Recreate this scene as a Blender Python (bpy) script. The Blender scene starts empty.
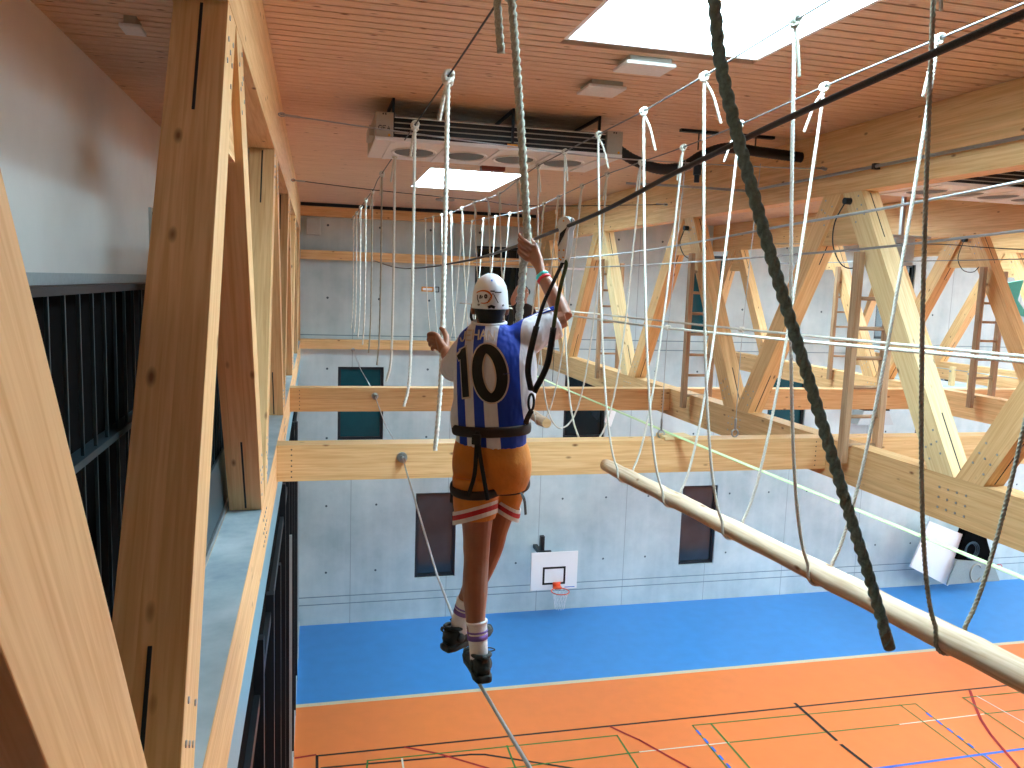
import bpy, bmesh, math, random
from mathutils import Vector, Matrix
random.seed(7)
PI = math.pi
EYE = 8.71                      # height of the eye over the gym floor; everything below is written relative to the eye level
scene = bpy.context.scene
COL = scene.collection
WM = {}                         # world matrices of the objects made so far

# ------------------------------------------------------------------ camera model (used for the camera and for reading points off the photo)
YAW, PITCH, ROLL, FPX = math.radians(13.9), math.radians(7.05), math.radians(1.97), 805.0
def _cam():
    cy, sy = math.cos(YAW), math.sin(YAW); cp, sp = math.cos(PITCH), math.sin(PITCH); cr, sr = math.cos(ROLL), math.sin(ROLL)
    A = Matrix(((cy, -sy, 0), (sy, cy, 0), (0, 0, 1)))
    B = Matrix(((1, 0, 0), (0, 0, -1), (0, 1, 0)))
    P = Matrix(((1, 0, 0), (0, cp, -sp), (0, sp, cp)))
    Q = Matrix(((cr, -sr, 0), (sr, cr, 0), (0, 0, 1)))
    return Q @ P @ B @ A
CM = _cam()
def at(px, py, X=None, Y=None, Z=None):
    d = CM.transposed() @ Vector(((px - 512) / FPX, (py - 384) / FPX, 1.0))
    t = X / d.x if X is not None else (Y / d.y if Y is not None else Z / d.z)
    return d * t

# ------------------------------------------------------------------ materials
def lin(c):
    return tuple(((v / 255) / 12.92 if v / 255 <= .04045 else ((v / 255 + .055) / 1.055) ** 2.4) for v in c)
def newmat(name):
    m = bpy.data.materials.new(name); m.use_nodes = True
    nt = m.node_tree
    return m, nt, nt.nodes['Principled BSDF']
def N(nt, t, **kw):
    n = nt.nodes.new(t)
    for k, v in kw.items(): setattr(n, k, v)
    return n
def math_n(nt, op, a, b=None):
    n = N(nt, 'ShaderNodeMath', operation=op)
    for i, v in enumerate((a, b)):
        if v is None: continue
        if isinstance(v, (int, float)): n.inputs[i].default_value = v
        else: nt.links.new(v, n.inputs[i])
    return n.outputs[0]
def mix_c(nt, fac, a, b, mode='MIX'):
    n = N(nt, 'ShaderNodeMix', data_type='RGBA', blend_type=mode)
    for idx, v in ((0, fac), (6, a), (7, b)):
        if isinstance(v, (int, float)): n.inputs[idx].default_value = v
        elif isinstance(v, tuple): n.inputs[idx].default_value = (*v[:3], 1)
        else: nt.links.new(v, n.inputs[idx])
    return n.outputs[2]
def ramp(nt, fac, stops, interp='LINEAR'):
    n = N(nt, 'ShaderNodeValToRGB'); n.color_ramp.interpolation = interp
    el = n.color_ramp.elements
    while len(el) > 1: el.remove(el[-1])
    el[0].position, el[0].color = stops[0][0], (*stops[0][1], 1)
    for p, c in stops[1:]:
        e = el.new(p); e.color = (*c, 1)
    nt.links.new(fac, n.inputs[0]); return n.outputs[0]

def plain(name, c, rough=.6, metal=0, noise=0.06, scale=30, spec=.4, bump=0):
    m, nt, b = newmat(name)
    tc = N(nt, 'ShaderNodeTexCoord'); nz = N(nt, 'ShaderNodeTexNoise'); nz.inputs['Scale'].default_value = scale
    nz.inputs['Detail'].default_value = 3
    nt.links.new(tc.outputs['Object'], nz.inputs['Vector'])
    c = lin(c)
    out = ramp(nt, nz.outputs[0], [(.3, tuple(v * (1 - noise) for v in c)), (.7, tuple(min(1, v * (1 + noise)) for v in c))])
    nt.links.new(out, b.inputs['Base Color'])
    b.inputs['Roughness'].default_value = rough; b.inputs['Metallic'].default_value = metal
    b.inputs['Specular IOR Level'].default_value = spec
    if bump:
        bp = N(nt, 'ShaderNodeBump'); bp.inputs['Strength'].default_value = bump; bp.inputs['Distance'].default_value = .01
        nt.links.new(nz.outputs[0], bp.inputs['Height']); nt.links.new(bp.outputs[0], b.inputs['Normal'])
    return m

def wood(name, light, dark, lam=.042, knots=.5, rough=.55):
    """spruce: grain along local X, lamellas stacked along local Z, knots"""
    m, nt, b = newmat(name)
    tc = N(nt, 'ShaderNodeTexCoord'); oi = N(nt, 'ShaderNodeObjectInfo')
    off = N(nt, 'ShaderNodeVectorMath', operation='SCALE'); off.inputs[0].default_value = (3.1, 5.7, 9.3)
    nt.links.new(oi.outputs['Random'], off.inputs['Scale'])
    add = N(nt, 'ShaderNodeVectorMath', operation='ADD')
    nt.links.new(tc.outputs['Object'], add.inputs[0]); nt.links.new(off.outputs[0], add.inputs[1])
    sep = N(nt, 'ShaderNodeSeparateXYZ'); nt.links.new(add.outputs[0], sep.inputs[0])
    lamid = math_n(nt, 'FLOOR', math_n(nt, 'DIVIDE', sep.outputs[2], lam))
    wn = N(nt, 'ShaderNodeTexWhiteNoise', noise_dimensions='1D'); nt.links.new(lamid, wn.inputs['W'])
    comb = N(nt, 'ShaderNodeCombineXYZ')
    nt.links.new(math_n(nt, 'ADD', math_n(nt, 'MULTIPLY', sep.outputs[0], 1.0), math_n(nt, 'MULTIPLY', wn.outputs[0], 20)), comb.inputs[0])
    nt.links.new(math_n(nt, 'MULTIPLY', sep.outputs[1], 26), comb.inputs[1]); nt.links.new(math_n(nt, 'MULTIPLY', sep.outputs[2], 26), comb.inputs[2])
    nz = N(nt, 'ShaderNodeTexNoise'); nz.inputs['Scale'].default_value = 1.9; nz.inputs['Detail'].default_value = 6; nz.inputs['Distortion'].default_value = .6
    nt.links.new(comb.outputs[0], nz.inputs['Vector'])
    grain = ramp(nt, nz.outputs[0], [(.28, lin(dark)), (.62, lin(light))])
    tint = ramp(nt, wn.outputs[0], [(0, (.86, .83, .78)), (.5, (1, .98, .95)), (1, (1.0, 1.0, 1.0))])
    col = mix_c(nt, .75, grain, tint, 'MULTIPLY')
    vs = N(nt, 'ShaderNodeCombineXYZ')
    nt.links.new(math_n(nt, 'MULTIPLY', sep.outputs[0], 4.2), vs.inputs[0]); nt.links.new(math_n(nt, 'MULTIPLY', sep.outputs[1], 9.5), vs.inputs[1]); nt.links.new(math_n(nt, 'MULTIPLY', sep.outputs[2], 9.5), vs.inputs[2])
    vo = N(nt, 'ShaderNodeTexVoronoi'); vo.inputs['Scale'].default_value = 1.0
    nt.links.new(vs.outputs[0], vo.inputs['Vector'])
    sepc = N(nt, 'ShaderNodeSeparateColor'); nt.links.new(vo.outputs['Color'], sepc.inputs[0])
    on = math_n(nt, 'GREATER_THAN', sepc.outputs[0], 1 - knots * .75)
    kn = N(nt, 'ShaderNodeMapRange'); kn.inputs['From Min'].default_value = .05; kn.inputs['From Max'].default_value = .17
    kn.inputs['To Min'].default_value = .9; kn.inputs['To Max'].default_value = 0
    nt.links.new(vo.outputs['Distance'], kn.inputs['Value'])
    col = mix_c(nt, math_n(nt, 'MULTIPLY', kn.outputs[0], on), col, lin((110, 62, 28)))
    hsv = N(nt, 'ShaderNodeHueSaturation'); nt.links.new(col, hsv.inputs['Color'])
    nt.links.new(math_n(nt, 'ADD', math_n(nt, 'MULTIPLY', oi.outputs['Random'], .14), .93), hsv.inputs['Value'])
    nt.links.new(hsv.outputs[0], b.inputs['Base Color'])
    b.inputs['Roughness'].default_value = rough; b.inputs['Specular IOR Level'].default_value = .3
    bp = N(nt, 'ShaderNodeBump'); bp.inputs['Strength'].default_value = .12; bp.inputs['Distance'].default_value = .003
    nt.links.new(nz.outputs[0], bp.inputs['Height']); nt.links.new(bp.outputs[0], b.inputs['Normal'])
    return m

def concrete(name, c1, c2, panels=True):
    m, nt, b = newmat(name)
    g = N(nt, 'ShaderNodeNewGeometry'); sep = N(nt, 'ShaderNodeSeparateXYZ'); nt.links.new(g.outputs['Position'], sep.inputs[0])
    nz = N(nt, 'ShaderNodeTexNoise'); nz.inputs['Scale'].default_value = .5; nz.inputs['Detail'].default_value = 7; nz.inputs['Roughness'].default_value = .65
    nt.links.new(g.outputs['Position'], nz.inputs['Vector'])
    st = N(nt, 'ShaderNodeTexNoise'); st.inputs['Scale'].default_value = 1.0; st.inputs['Detail'].default_value = 4
    mp = N(nt, 'ShaderNodeMapping'); mp.inputs['Scale'].default_value = (3.5, 3.5, .25); nt.links.new(g.outputs['Position'], mp.inputs['Vector']); nt.links.new(mp.outputs[0], st.inputs['Vector'])
    col = mix_c(nt, ramp(nt, nz.outputs[0], [(.35, (0, 0, 0)), (.7, (1, 1, 1))]), lin(c1), lin(c2))
    col = mix_c(nt, ramp(nt, st.outputs[0], [(.45, (0, 0, 0)), (.75, (.35, .35, .35))]), col, lin((215, 222, 224)))
    def line(out, period, off, w, dark, col):
        f = math_n(nt, 'FRACT', math_n(nt, 'DIVIDE', math_n(nt, 'ADD', out, off + 50 * period), period))
        d = math_n(nt, 'ABSOLUTE', math_n(nt, 'SUBTRACT', f, .5))
        return mix_c(nt, math_n(nt, 'LESS_THAN', d, w / period / 2), col, lin(dark))
    if panels:
        col = line(sep.outputs[0], 2.46, -.9 + 1.23, .018, (150, 165, 172), col)
        for zz in (EYE - 7.98, EYE - 8.18, EYE - 1.37, EYE - 1.62, EYE - 4.6):
            d = math_n(nt, 'ABSOLUTE', math_n(nt, 'SUBTRACT', sep.outputs[2], zz))
            col = mix_c(nt, math_n(nt, 'LESS_THAN', d, .012), col, lin((120, 140, 148)))
        # tie-rod holes on a grid
        fx = math_n(nt, 'ABSOLUTE', math_n(nt, 'SUBTRACT', math_n(nt, 'FRACT', math_n(nt, 'DIVIDE', math_n(nt, 'ADD', sep.outputs[0], 61.5 - .3 + .615), 1.23)), .5))
        fz = math_n(nt, 'ABSOLUTE', math_n(nt, 'SUBTRACT', math_n(nt, 'FRACT', math_n(nt, 'DIVIDE', math_n(nt, 'ADD', sep.outputs[2], 86 - EYE + 5.63 + .86), 1.72)), .5))
        r2 = math_n(nt, 'ADD', math_n(nt, 'POWER', math_n(nt, 'MULTIPLY', fx, 1.23), 2), math_n(nt, 'POWER', math_n(nt, 'MULTIPLY', fz, 1.72), 2))
        col = mix_c(nt, math_n(nt, 'LESS_THAN', r2, .028 ** 2), col, lin((70, 85, 95)))
    nt.links.new(col, b.inputs['Base Color']); b.inputs['Roughness'].default_value = .75; b.inputs['Specular IOR Level'].default_value = .25
    bp = N(nt, 'ShaderNodeBump'); bp.inputs['Strength'].default_value = .1; nt.links.new(nz.outputs[0], bp.inputs['Height']); nt.links.new(bp.outputs[0], b.inputs['Normal'])
    return m

def emit(name, c, s):
    m, nt, b = newmat(name)
    b.inputs['Base Color'].default_value = (*lin(c), 1); b.inputs['Emission Color'].default_value = (*lin(c), 1); b.inputs['Emission Strength'].default_value = s
    return m

SPRUCE = wood('spruce glulam', (232, 194, 142), (210, 162, 108))
SPRUCE_PALE_AND_LIT = wood('pale and lit spruce', (236, 214, 166), (218, 188, 136))  # pale wood; on some truss legs it stands for light
CEILW = wood('ceiling boards', (226, 198, 172), (202, 168, 138), lam=.5, knots=.7)
LADDERW = wood('ladder wood', (182, 152, 122), (150, 118, 90), lam=.3, knots=.3)
LOGW = wood('peeled log', (216, 196, 172), (184, 158, 130), lam=.5, knots=.9, rough=.7)
CONC = concrete('fair faced concrete', (164, 184, 190), (208, 220, 222))
CONC_B = concrete('darkened back wall', (66, 64, 62), (84, 82, 78), panels=False)
DUST = concrete('dusty cement board', (128, 146, 156), (206, 216, 218), panels=False)
PLASTER = plain('white plaster', (238, 238, 236), .8, noise=.02, scale=3)
GREYTRIM = plain('grey trim', (176, 186, 190), .6)
BLACKPANEL = plain('black panel', (4, 4, 5), .95, noise=.2, spec=.05)
STEELBLUE = plain('grey steel bar', (62, 84, 94), .4, .6)
STEELDARK = plain('dark steel', (38, 44, 50), .45, .5)
STEEL = plain('galvanised steel', (170, 176, 180), .35, .9)
CABLE = plain('steel cable', (120, 124, 126), .4, .7, noise=.25, scale=300)
CABLE_DARK = plain('dark steel cable', (52, 54, 56), .45, .6, noise=.3, scale=300)
ROPEW = plain('white rope', (214, 214, 204), .8, noise=.12, scale=120)
ROPEG = plain('grey green rope', (166, 168, 154), .85, noise=.2, scale=120)
ROPE_BACKLIT = plain('dark grey rope', (118, 148, 148), .85, noise=.25, scale=120)  # colour darkened for a rope that hangs against the light
ROPE_END = plain('taped rope end', (120, 118, 104), .8, noise=.3, scale=60)
ORANGE = plain('orange sports floor', (242, 132, 64), .45, noise=.03, scale=3, spec=.5)
BLUE = plain('blue sports floor', (62, 140, 212), .45, noise=.04, scale=3, spec=.5)
CREAM = plain('cream strip', (214, 200, 166), .5)
L_BLACK = plain('black line', (24, 18, 20), .5); L_RED = plain('red line', (170, 24, 30), .5)
L_GREEN = plain('green line', (52, 120, 52), .5); L_BLUE = plain('blue line', (52, 112, 230), .5); L_WHITE = plain('white line', (232, 224, 212), .5)
WHITE_METAL = plain('white painted metal', (226, 228, 228), .45, noise=.02)
GREY_METAL = plain('grey painted metal', (168, 164, 152), .5, noise=.03)
FAN = plain('fan grille', (96, 102, 104), .6)
COIL = plain('dark coil fins', (34, 34, 36), .5, .4, noise=.2)
RUBBER = plain('black rubber', (22, 26, 30), .55, noise=.1)
GLASSDARK = plain('dark window glass', (14, 30, 36), .08, spec=.6, noise=.1, scale=1)
GLASS_TEAL_GLOW = plain('window glass with teal glow', (22, 74, 84), .1, spec=.6, noise=.25, scale=1)  # teal base colour stands for a glow reflected in the panes
GLASSVIEW = plain('glass with dim room behind', (46, 58, 66), .1, spec=.6, noise=.4, scale=1.2)
FRAMEDARK = plain('dark window frame', (24, 32, 40), .4)
BOARDW = plain('white board', (240, 242, 244), .4, noise=.01)
HOOPO = plain('orange hoop', (232, 84, 40), .4)
NETW = plain('white net', (225, 228, 230), .8)
ORANGE_TAG = plain('orange tag', (222, 150, 40), .5)
TAPE = plain('pale green webbing', (196, 226, 170), .6, noise=.08, scale=80)
SKIN = plain('skin', (150, 96, 70), .5, noise=.06, scale=25)
SKIN2 = plain('lighter skin', (176, 120, 96), .5, noise=.06, scale=25)
HAIR = plain('black hair', (16, 12, 11), .5, noise=.3, scale=200)
SHORTS = plain('orange shorts cloth', (200, 122, 40), .55, noise=.10, scale=16, bump=.7)
BAND_W = plain('pale band', (214, 208, 204), .7); BAND_R = plain('red band', (176, 34, 44), .7)
SOCK = plain('white sock', (230, 228, 232), .9, noise=.05, scale=200); SOCKP = plain('purple sock band', (128, 100, 176), .9)
SHOE = plain('dark green black shoe', (20, 32, 34), .55, noise=.35, scale=50); SOLE = plain('shoe sole', (26, 36, 38), .6, noise=.2)
STRAP = plain('black webbing', (22, 18, 18), .7, noise=.2, scale=200); STRAPB = plain('brown black webbing', (44, 32, 28), .7, noise=.15, scale=100)
STRAPG = plain('olive webbing', (70, 80, 40), .7, noise=.2, scale=100)
HELMET = plain('white helmet shell', (232, 236, 242), .3, noise=.01); LOGO_O = plain('orange logo', (214, 112, 44), .4); DKGREY = plain('dark grey print', (54, 52, 60), .5)
PRINT_B = plain('blue print', (40, 110, 200), .5)
JWHITE = plain('jersey white', (222, 222, 228), .7); JBLUE = plain('jersey blue', (24, 66, 180), .6); JBLACK = plain('number black', (14, 12, 14), .6); JCREAM = plain('name print', (206, 190, 176), .6)
BAND_TEAL = plain('turquoise wristband', (60, 200, 190), .5); BAND_RED = plain('red wristband', (220, 40, 48), .5)
TEAL = plain('turquoise panel', (70, 180, 170), .5)
GLOW = emit('skylight diffuser', (206, 236, 248), 34.0)
LAMPW = plain('lamp cover', (226, 228, 230), .4)

# ------------------------------------------------------------------ mesh helpers: G collects geometry in eye-relative world coordinates
class G:
    def __init__(s): s.v = []; s.f = []; s.m = []
    def add(s, vs, fs, mi=0):
        b = len(s.v); s.v += [Vector(v) for v in vs]; s.f += [[i + b for i in f] for f in fs]; s.m += [mi] * len(fs); return s
    def box(s, x0, x1, y0, y1, z0, z1, mi=0):
        vs = [(x, y, z) for x in (x0, x1) for y in (y0, y1) for z in (z0, z1)]
        return s.add(vs, [(0, 1, 3, 2), (4, 6, 7, 5), (0, 4, 5, 1), (2, 3, 7, 6), (0, 2, 6, 4), (1, 5, 7, 3)], mi)
    def prism(s, poly, vec, mi=0):
        n = len(poly); vec = Vector(vec); p = [Vector(q) for q in poly]
        vs = p + [q + vec for q in p]
        nrm = sum(((p[i] - p[0]).cross(p[(i + 1) % n] - p[0]) for i in range(n)), Vector())
        fs = [list(range(n)), list(range(2 * n - 1, n - 1, -1))] + [(i, i + n, (i + 1) % n + n, (i + 1) % n) for i in range(n)]
        if nrm.dot(vec) > 0: fs = [list(reversed(f)) for f in fs]
        return s.add(vs, fs, mi)
    def obox(s, c, ax, ay, az, hx, hy, hz, mi=0):
        c = Vector(c); ax, ay, az = (Vector(a).normalized() for a in (ax, ay, az))
        vs = [c + ax * (i * hx) + ay * (j * hy) + az * (k * hz) for i in (-1, 1) for j in (-1, 1) for k in (-1, 1)]
        return s.add(vs, [(0, 1, 3, 2), (4, 6, 7, 5), (0, 4, 5, 1), (2, 3, 7, 6), (0, 2, 6, 4), (1, 5, 7, 3)], mi)
    def rings(s, rings, mi=0, cap=True, closed=False):
        n = len(rings[0]); vs = [p for r in rings for p in r]; fs = []
        m = len(rings)
        for i in range(m if closed else m - 1):
            a, b2 = i * n, ((i + 1) % m) * n
            for j in range(n):
                k = (j + 1) % n; fs.append((a + j, a + k, b2 + k, b2 + j))
        if cap and not closed: fs += [list(range(n - 1, -1, -1)), list(range((m - 1) * n, m * n))]
        return s.add(vs, fs, mi)
    def tube(s, path, r, n=8, mi=0, cap=True, closed=False, lobes=0, pitch=.1, flat=None):
        """sweep along a path; r a number or a list; lobes > 0 gives a laid (twisted) rope; flat=(a,b,up) gives a strap"""
        P = [Vector(p) for p in path]; m = len(P)
        T = []
        for i in range(m):
            if closed: t = P[(i + 1) % m] - P[i - 1]
            else: t = P[min(i + 1, m - 1)] - P[max(i - 1, 0)]
            T.append(t.normalized() if t.length > 1e-9 else Vector((0, 0, 1)))
        u = T[0].orthogonal().normalized()
        if flat and flat[2] is not None: u = (Vector(flat[2]) - T[0] * T[0].dot(Vector(flat[2]))).normalized()
        rings = []; L = 0
        for i in range(m):
            if flat and flat[2] is not None and not callable(flat[2]):
                uu = Vector(flat[2]); u = uu - T[i] * T[i].dot(uu)
            else: u = u - T[i] * T[i].dot(u)
            u.normalize(); w = T[i].cross(u)
            if i: L += (P[i] - P[i - 1]).length
            rr = r[i] if isinstance(r, (list, tuple)) else r
            ring = []
            for j in range(n):
                a = 2 * PI * j / n
                if flat: ring.append(P[i] + u * (flat[0] * math.cos(a)) + w * (flat[1] * math.sin(a))); continue
                k = rr
                if lobes: k = rr * (.46 + .58 * abs(math.cos(lobes / 2 * (a - 2 * PI * L / pitch))) ** .75)
                ring.append(P[i] + (u * math.cos(a) + w * math.sin(a)) * k)
            rings.append(ring)
        return s.rings(rings, mi, cap, closed)
    def disc(s, c, nrm, r, h, n=12, mi=0):
        c = Vector(c); nrm = Vector(nrm).normalized()
        return s.tube([c, c + nrm * h], r, n, mi)
    def ball(s, c, rx, ry=None, rz=None, n=12, mi=0, ax=None):
        ry = ry or rx; rz = rz or rx; c = Vector(c); ax = ax or (Vector((1, 0, 0)), Vector((0, 1, 0)), Vector((0, 0, 1)))
        rings = []
        for i in range(1, n):
            t = PI * i / n - PI / 2
            rings.append([c + ax[0] * (rx * math.cos(t) * math.cos(2 * PI * j / (n * 2))) + ax[1] * (ry * math.cos(t) * math.sin(2 * PI * j / (n * 2))) + ax[2] * (rz * math.sin(t)) for j in range(n * 2)])
        return s.rings(rings, mi)
def frame(o, x, z=None):
    """object frame with local X along x (and local Z near z)"""
    x = Vector(x).normalized(); z = Vector(z or (0, 0, 1)); y = z.cross(x)
    if y.length < 1e-6: y = Vector((0, 1, 0)).cross(x)
    y.normalize(); z = x.cross(y)
    return Matrix.Translation(Vector(o)) @ Matrix((x, y, z)).transposed().to_4x4()
def link(name, g, mats, parent=None, fr=None, smooth=False, bevel=0, **props):
    if not isinstance(mats, (list, tuple)): mats = [mats]
    if fr is None:
        xs = [v.x for v in g.v]; ys = [v.y for v in g.v]; zs = [v.z for v in g.v]
        fr = Matrix.Translation(((min(xs) + max(xs)) / 2, (min(ys) + max(ys)) / 2, min(zs)))
    inv = fr.inverted()
    me = bpy.data.meshes.new(name); me.from_pydata([inv @ v for v in g.v], [], g.f)
    for m in mats: me.materials.append(m)
    for p, mi in zip(me.polygons, g.m): p.material_index = mi; p.use_smooth = bool(smooth)
    bm = bmesh.new(); bm.from_mesh(me); bmesh.ops.recalc_face_normals(bm, faces=bm.faces); bm.to_mesh(me); bm.free()
    o = bpy.data.objects.new(name, me); COL.objects.link(o)
    if parent is not None:
        o.parent = parent; o.matrix_basis = WM[parent.name].inverted() @ fr
    else: o.matrix_basis = fr
    WM[o.name] = fr.copy()
    if bevel:
        b = o.modifiers.new('edge', 'BEVEL'); b.width = bevel; b.segments = 2; b.limit_method = 'ANGLE'
    for k, v in props.items(): o[k] = v
    return o
def root(name, label, cat, loc, group=None):
    o = bpy.data.objects.new(name, None); COL.objects.link(o); o.empty_display_size = .1
    o.matrix_basis = Matrix.Translation(Vector(loc)); WM[o.name] = o.matrix_basis.copy()
    o['label'] = label; o['category'] = cat
    if group: o['group'] = group
    return o
def tag(o, label, cat, group=None):
    o['label'] = label; o['category'] = cat
    if group: o['group'] = group
    return o
def struct(name, g, m, **kw): return link(name, g, m, kind='structure', **kw)
def resample(pts, step):
    pts = [Vector(p) for p in pts]; out = [pts[0]]; acc = 0
    for a, b in zip(pts, pts[1:]):
        L = (b - a).length; d = step - acc
        while d <= L: out.append(a + (b - a) * (d / L)); d += step
        acc = L - (d - step)
    if (out[-1] - pts[-1]).length > step * .2: out.append(pts[-1])
    return out
def spline(pts, k=8):
    pts = [Vector(p) for p in pts]; P = [pts[0] * 2 - pts[1]] + pts + [pts[-1] * 2 - pts[-2]]; out = []
    for i in range(1, len(P) - 2):
        a, b, c, d = P[i - 1:i + 3]
        for j in range(k):
            t = j / k
            out.append(.5 * ((2 * b) + (c - a) * t + (2 * a - 5 * b + 4 * c - d) * t * t + (3 * b - a - 3 * c + d) * t ** 3))
    out.append(pts[-1]); return out
def ordinal(i): return ('first', 'second', 'third', 'fourth', 'fifth', 'sixth', 'seventh', 'eighth', 'ninth', 'tenth', 'eleventh', 'twelfth', 'thirteenth', 'fourteenth', 'fifteenth', 'sixteenth')[i]

# ================================================================== SETTING
CEIL, FLOOR = 1.74, -8.71
XMAX, YMIN, YMAX = 34.0, -3.6, 20.0
def orect(g, x0, x1, y0, y1, z, mi): g.add([(x0, y0, z), (x1, y0, z), (x1, y1, z), (x0, y1, z)], [(0, 1, 2, 3)], mi)
fl = G()
fl.box(-.36, XMAX, YMIN, YMAX + .3, FLOOR - .3, FLOOR - .002, 0)
orect(fl, -.36, XMAX, YMIN, 16.0, FLOOR, 0); orect(fl, -.36, XMAX, 16.0, 16.13, FLOOR + .001, 2); orect(fl, -.36, XMAX, 16.13, YMAX, FLOOR, 1)
LZ = [FLOOR + .0015]
def court(pts, mi, w=.05):
    LZ[0] += .0003
    P = [at(x, y, Z=FLOOR) for x, y in pts]
    for a, b in zip(P, P[1:]):
        d = (b - a); d.z = 0; d.normalize(); n = Vector((-d.y, d.x, 0)) * (w / 2); a2, b2 = a - d * w * .5, b + d * w * .5
        fl.add([Vector((p.x, p.y, LZ[0])) for p in (a2 - n, b2 - n, b2 + n, a2 + n)], [(0, 1, 2, 3)], mi)
court([(317, 775), (317, 756), (640, 723), (1007, 685.5), (1060, 680)], 3)
court([(296, 758), (315, 755)], 4, .05)
court([(322, 768), (471, 754.6), (485, 754.6), (570, 768), (590, 772)], 3)
court([(405.6, 747.4), (438, 753.6), (487, 768), (520, 779)], 4)
court([(366, 775), (367.7, 760.8), (617, 735.5), (638, 768), (646, 782)], 5, .035)
court([(507, 746), (518, 775)], 5, .035); court([(500, 769.5), (640, 752)], 5, .035); court([(640, 752), (730, 742.5)], 7, .03); court([(730, 742.5), (900, 724.5)], 5, .03)
court([(900, 724.5), (985, 714)], 7, .03); court([(985, 714), (1040, 708)], 5, .03)
court([(402, 759), (404, 772)], 7, .035)
court([(740, 784), (692.5, 725.6), (915.6, 703.9), (968, 745), (1005, 774)], 5, .03); court([(711, 724), (760, 780)], 5, .04); court([(900, 705), (985, 768), (1003, 782)], 5, .03)
court([(795.6, 704), (835.8, 740)], 3, .07); court([(842, 745.5), (880, 775)], 3, .07)
court([(860, 771), (1024, 749), (1060, 744)], 6, .06); court([(984, 755), (1010, 775)], 6, .05)
court([(970, 691), (975, 706), (981, 720), (990, 734), (1000, 746), (1019, 768), (1030, 778)], 4, .06)
court([(611.5, 727.5), (640, 740.6), (689, 768), (705, 777)], 4, .05)
court([(1040, 690.5), (963, 698), (1024, 739), (1050, 757)], 5, .03); court([(977, 696.5), (1040, 732)], 7, .03)
for k in range(5):
    t = k / 4.4; court([(697 + 33 * t, 731 + 37 * t), (700 + 33 * t, 734.5 + 37 * t)], 6, .05)
    court([(927 + 46 * t, 713.6 + 34 * t), (931 + 46 * t, 716.8 + 34 * t)], 6, .05)
struct('floor', fl, [ORANGE, BLUE, CREAM, L_BLACK, L_RED, L_GREEN, L_BLUE, L_WHITE])

# far wall with window openings
def wall_y(name, y0, y1, x0, x1, z0, z1, holes, mat):
    g = G(); xs = sorted({x0, x1, *[h[0] for h in holes], *[h[1] for h in holes]}); zs = sorted({z0, z1, *[h[2] for h in holes], *[h[3] for h in holes]})
    for a, b in zip(xs, xs[1:]):
        for c, d in zip(zs, zs[1:]):
            if any(h[0] < (a + b) / 2 < h[1] and h[2] < (c + d) / 2 < h[3] for h in holes): continue
            g.box(a, b, y0, y1, c, d)
    return struct(name, g, mat)
wins = [(2.53, 3.58, -7.62, -5.37, GLASSVIEW), (9.93, 11.0, -7.65, -5.38, GLASSVIEW), (.56, 1.67, -3.97, -2.14, GLASS_TEAL_GLOW), (6.38, 7.54, -4.0, -2.14, GLASSDARK),
        (12.37, 13.56, -4.02, -2.14, GLASS_TEAL_GLOW), (3.9, 5.05, -1.2, .93, GLASSDARK), (9.72, 10.85, -1.2, .95, GLASS_TEAL_GLOW), (15.6, 16.8, -1.2, .95, GLASSDARK), (17.3, 18.4, -4.0, -2.14, GLASSDARK)]
wall_y('wall_far', 20, 20.3, -1.82, XMAX, FLOOR, CEIL + .3, [w[:4] for w in wins], CONC)
for i, (x0, x1, z0, z1, gm) in enumerate(wins):
    g = G(); t = .07
    g.box(x0, x0 + t, 20.06, 20.2, z0, z1); g.box(x1 - t, x1, 20.06, 20.2, z0, z1); g.box(x0 + t, x1 - t, 20.06, 20.2, z1 - t, z1); g.box(x0 + t, x1 - t, 20.06, 20.2, z0, z0 + t)
    w = struct('window_%d' % (i + 1), g, FRAMEDARK)
    link('pane', G().box(x0 + t, x1 - t, 20.12, 20.15, z0 + t, z1 - t), gm, w)
struct('wall_back_light_block', G().box(-1.82, XMAX, YMIN - .3, YMIN, FLOOR, CEIL + .3), CONC_B)  # unseen wall, set close and darkened to keep light off the posts
struct('wall_left', G().box(-2.1, -1.82, YMIN, YMAX, -1.6, CEIL + .3), PLASTER)
struct('trim_1', G().box(-1.82, -1.80, YMIN, YMAX, -.15, -.03), GREYTRIM)
d = struct('door_1', G().box(-1.82, -1.79, 9.93, 10.95, -1.52, .72), GREYTRIM)
link('door_leaf', G().box(-1.79, -1.775, 9.98, 10.9, -1.52, .67), STEELDARK, d)
struct('floor_gallery', G().box(-1.82, -.6, YMIN, YMAX, -1.7, -1.55), plain('darkened gallery floor', (70, 70, 72), .7))  # unseen floor, its colour darkened to cut light bounced onto the posts

# ceiling of narrow boards, with the skylight openings left out
bays = [(1.71, 3.25), (7.3, 8.85), (12.0, 13.5), (17.5, 19.0)]  # bays after the first hold unseen skylights, added to light the hall
sky_y = [(3.1, 5.74), (12.7, 15.35)]
holes = [(x0, x1, y0, y1) for x0, x1 in bays for y0, y1 in sky_y]
ce = G(); pitch = .131; y = YMIN
while y < YMAX:
    a, b = y + .011, min(y + pitch - .011, YMAX)
    cuts = [(-1.82, XMAX)]
    for (x0, x1, y0, y1) in holes:
        if a < y1 and b > y0:
            cuts = [q for c in cuts for q in ((c[0], x0) if c[0] < x0 < c[1] else None, (x1, c[1]) if c[0] < x1 < c[1] else None, c if not (c[0] < x0 < c[1]) else None) if q]
    for c in cuts: ce.box(c[0], c[1], a, b, CEIL, CEIL + .03)
    y += pitch
xs = sorted({-1.82, XMAX, *[h[0] for h in holes], *[h[1] for h in holes]}); ys = sorted({YMIN, YMAX, *[h[2] for h in holes], *[h[3] for h in holes]})
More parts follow.
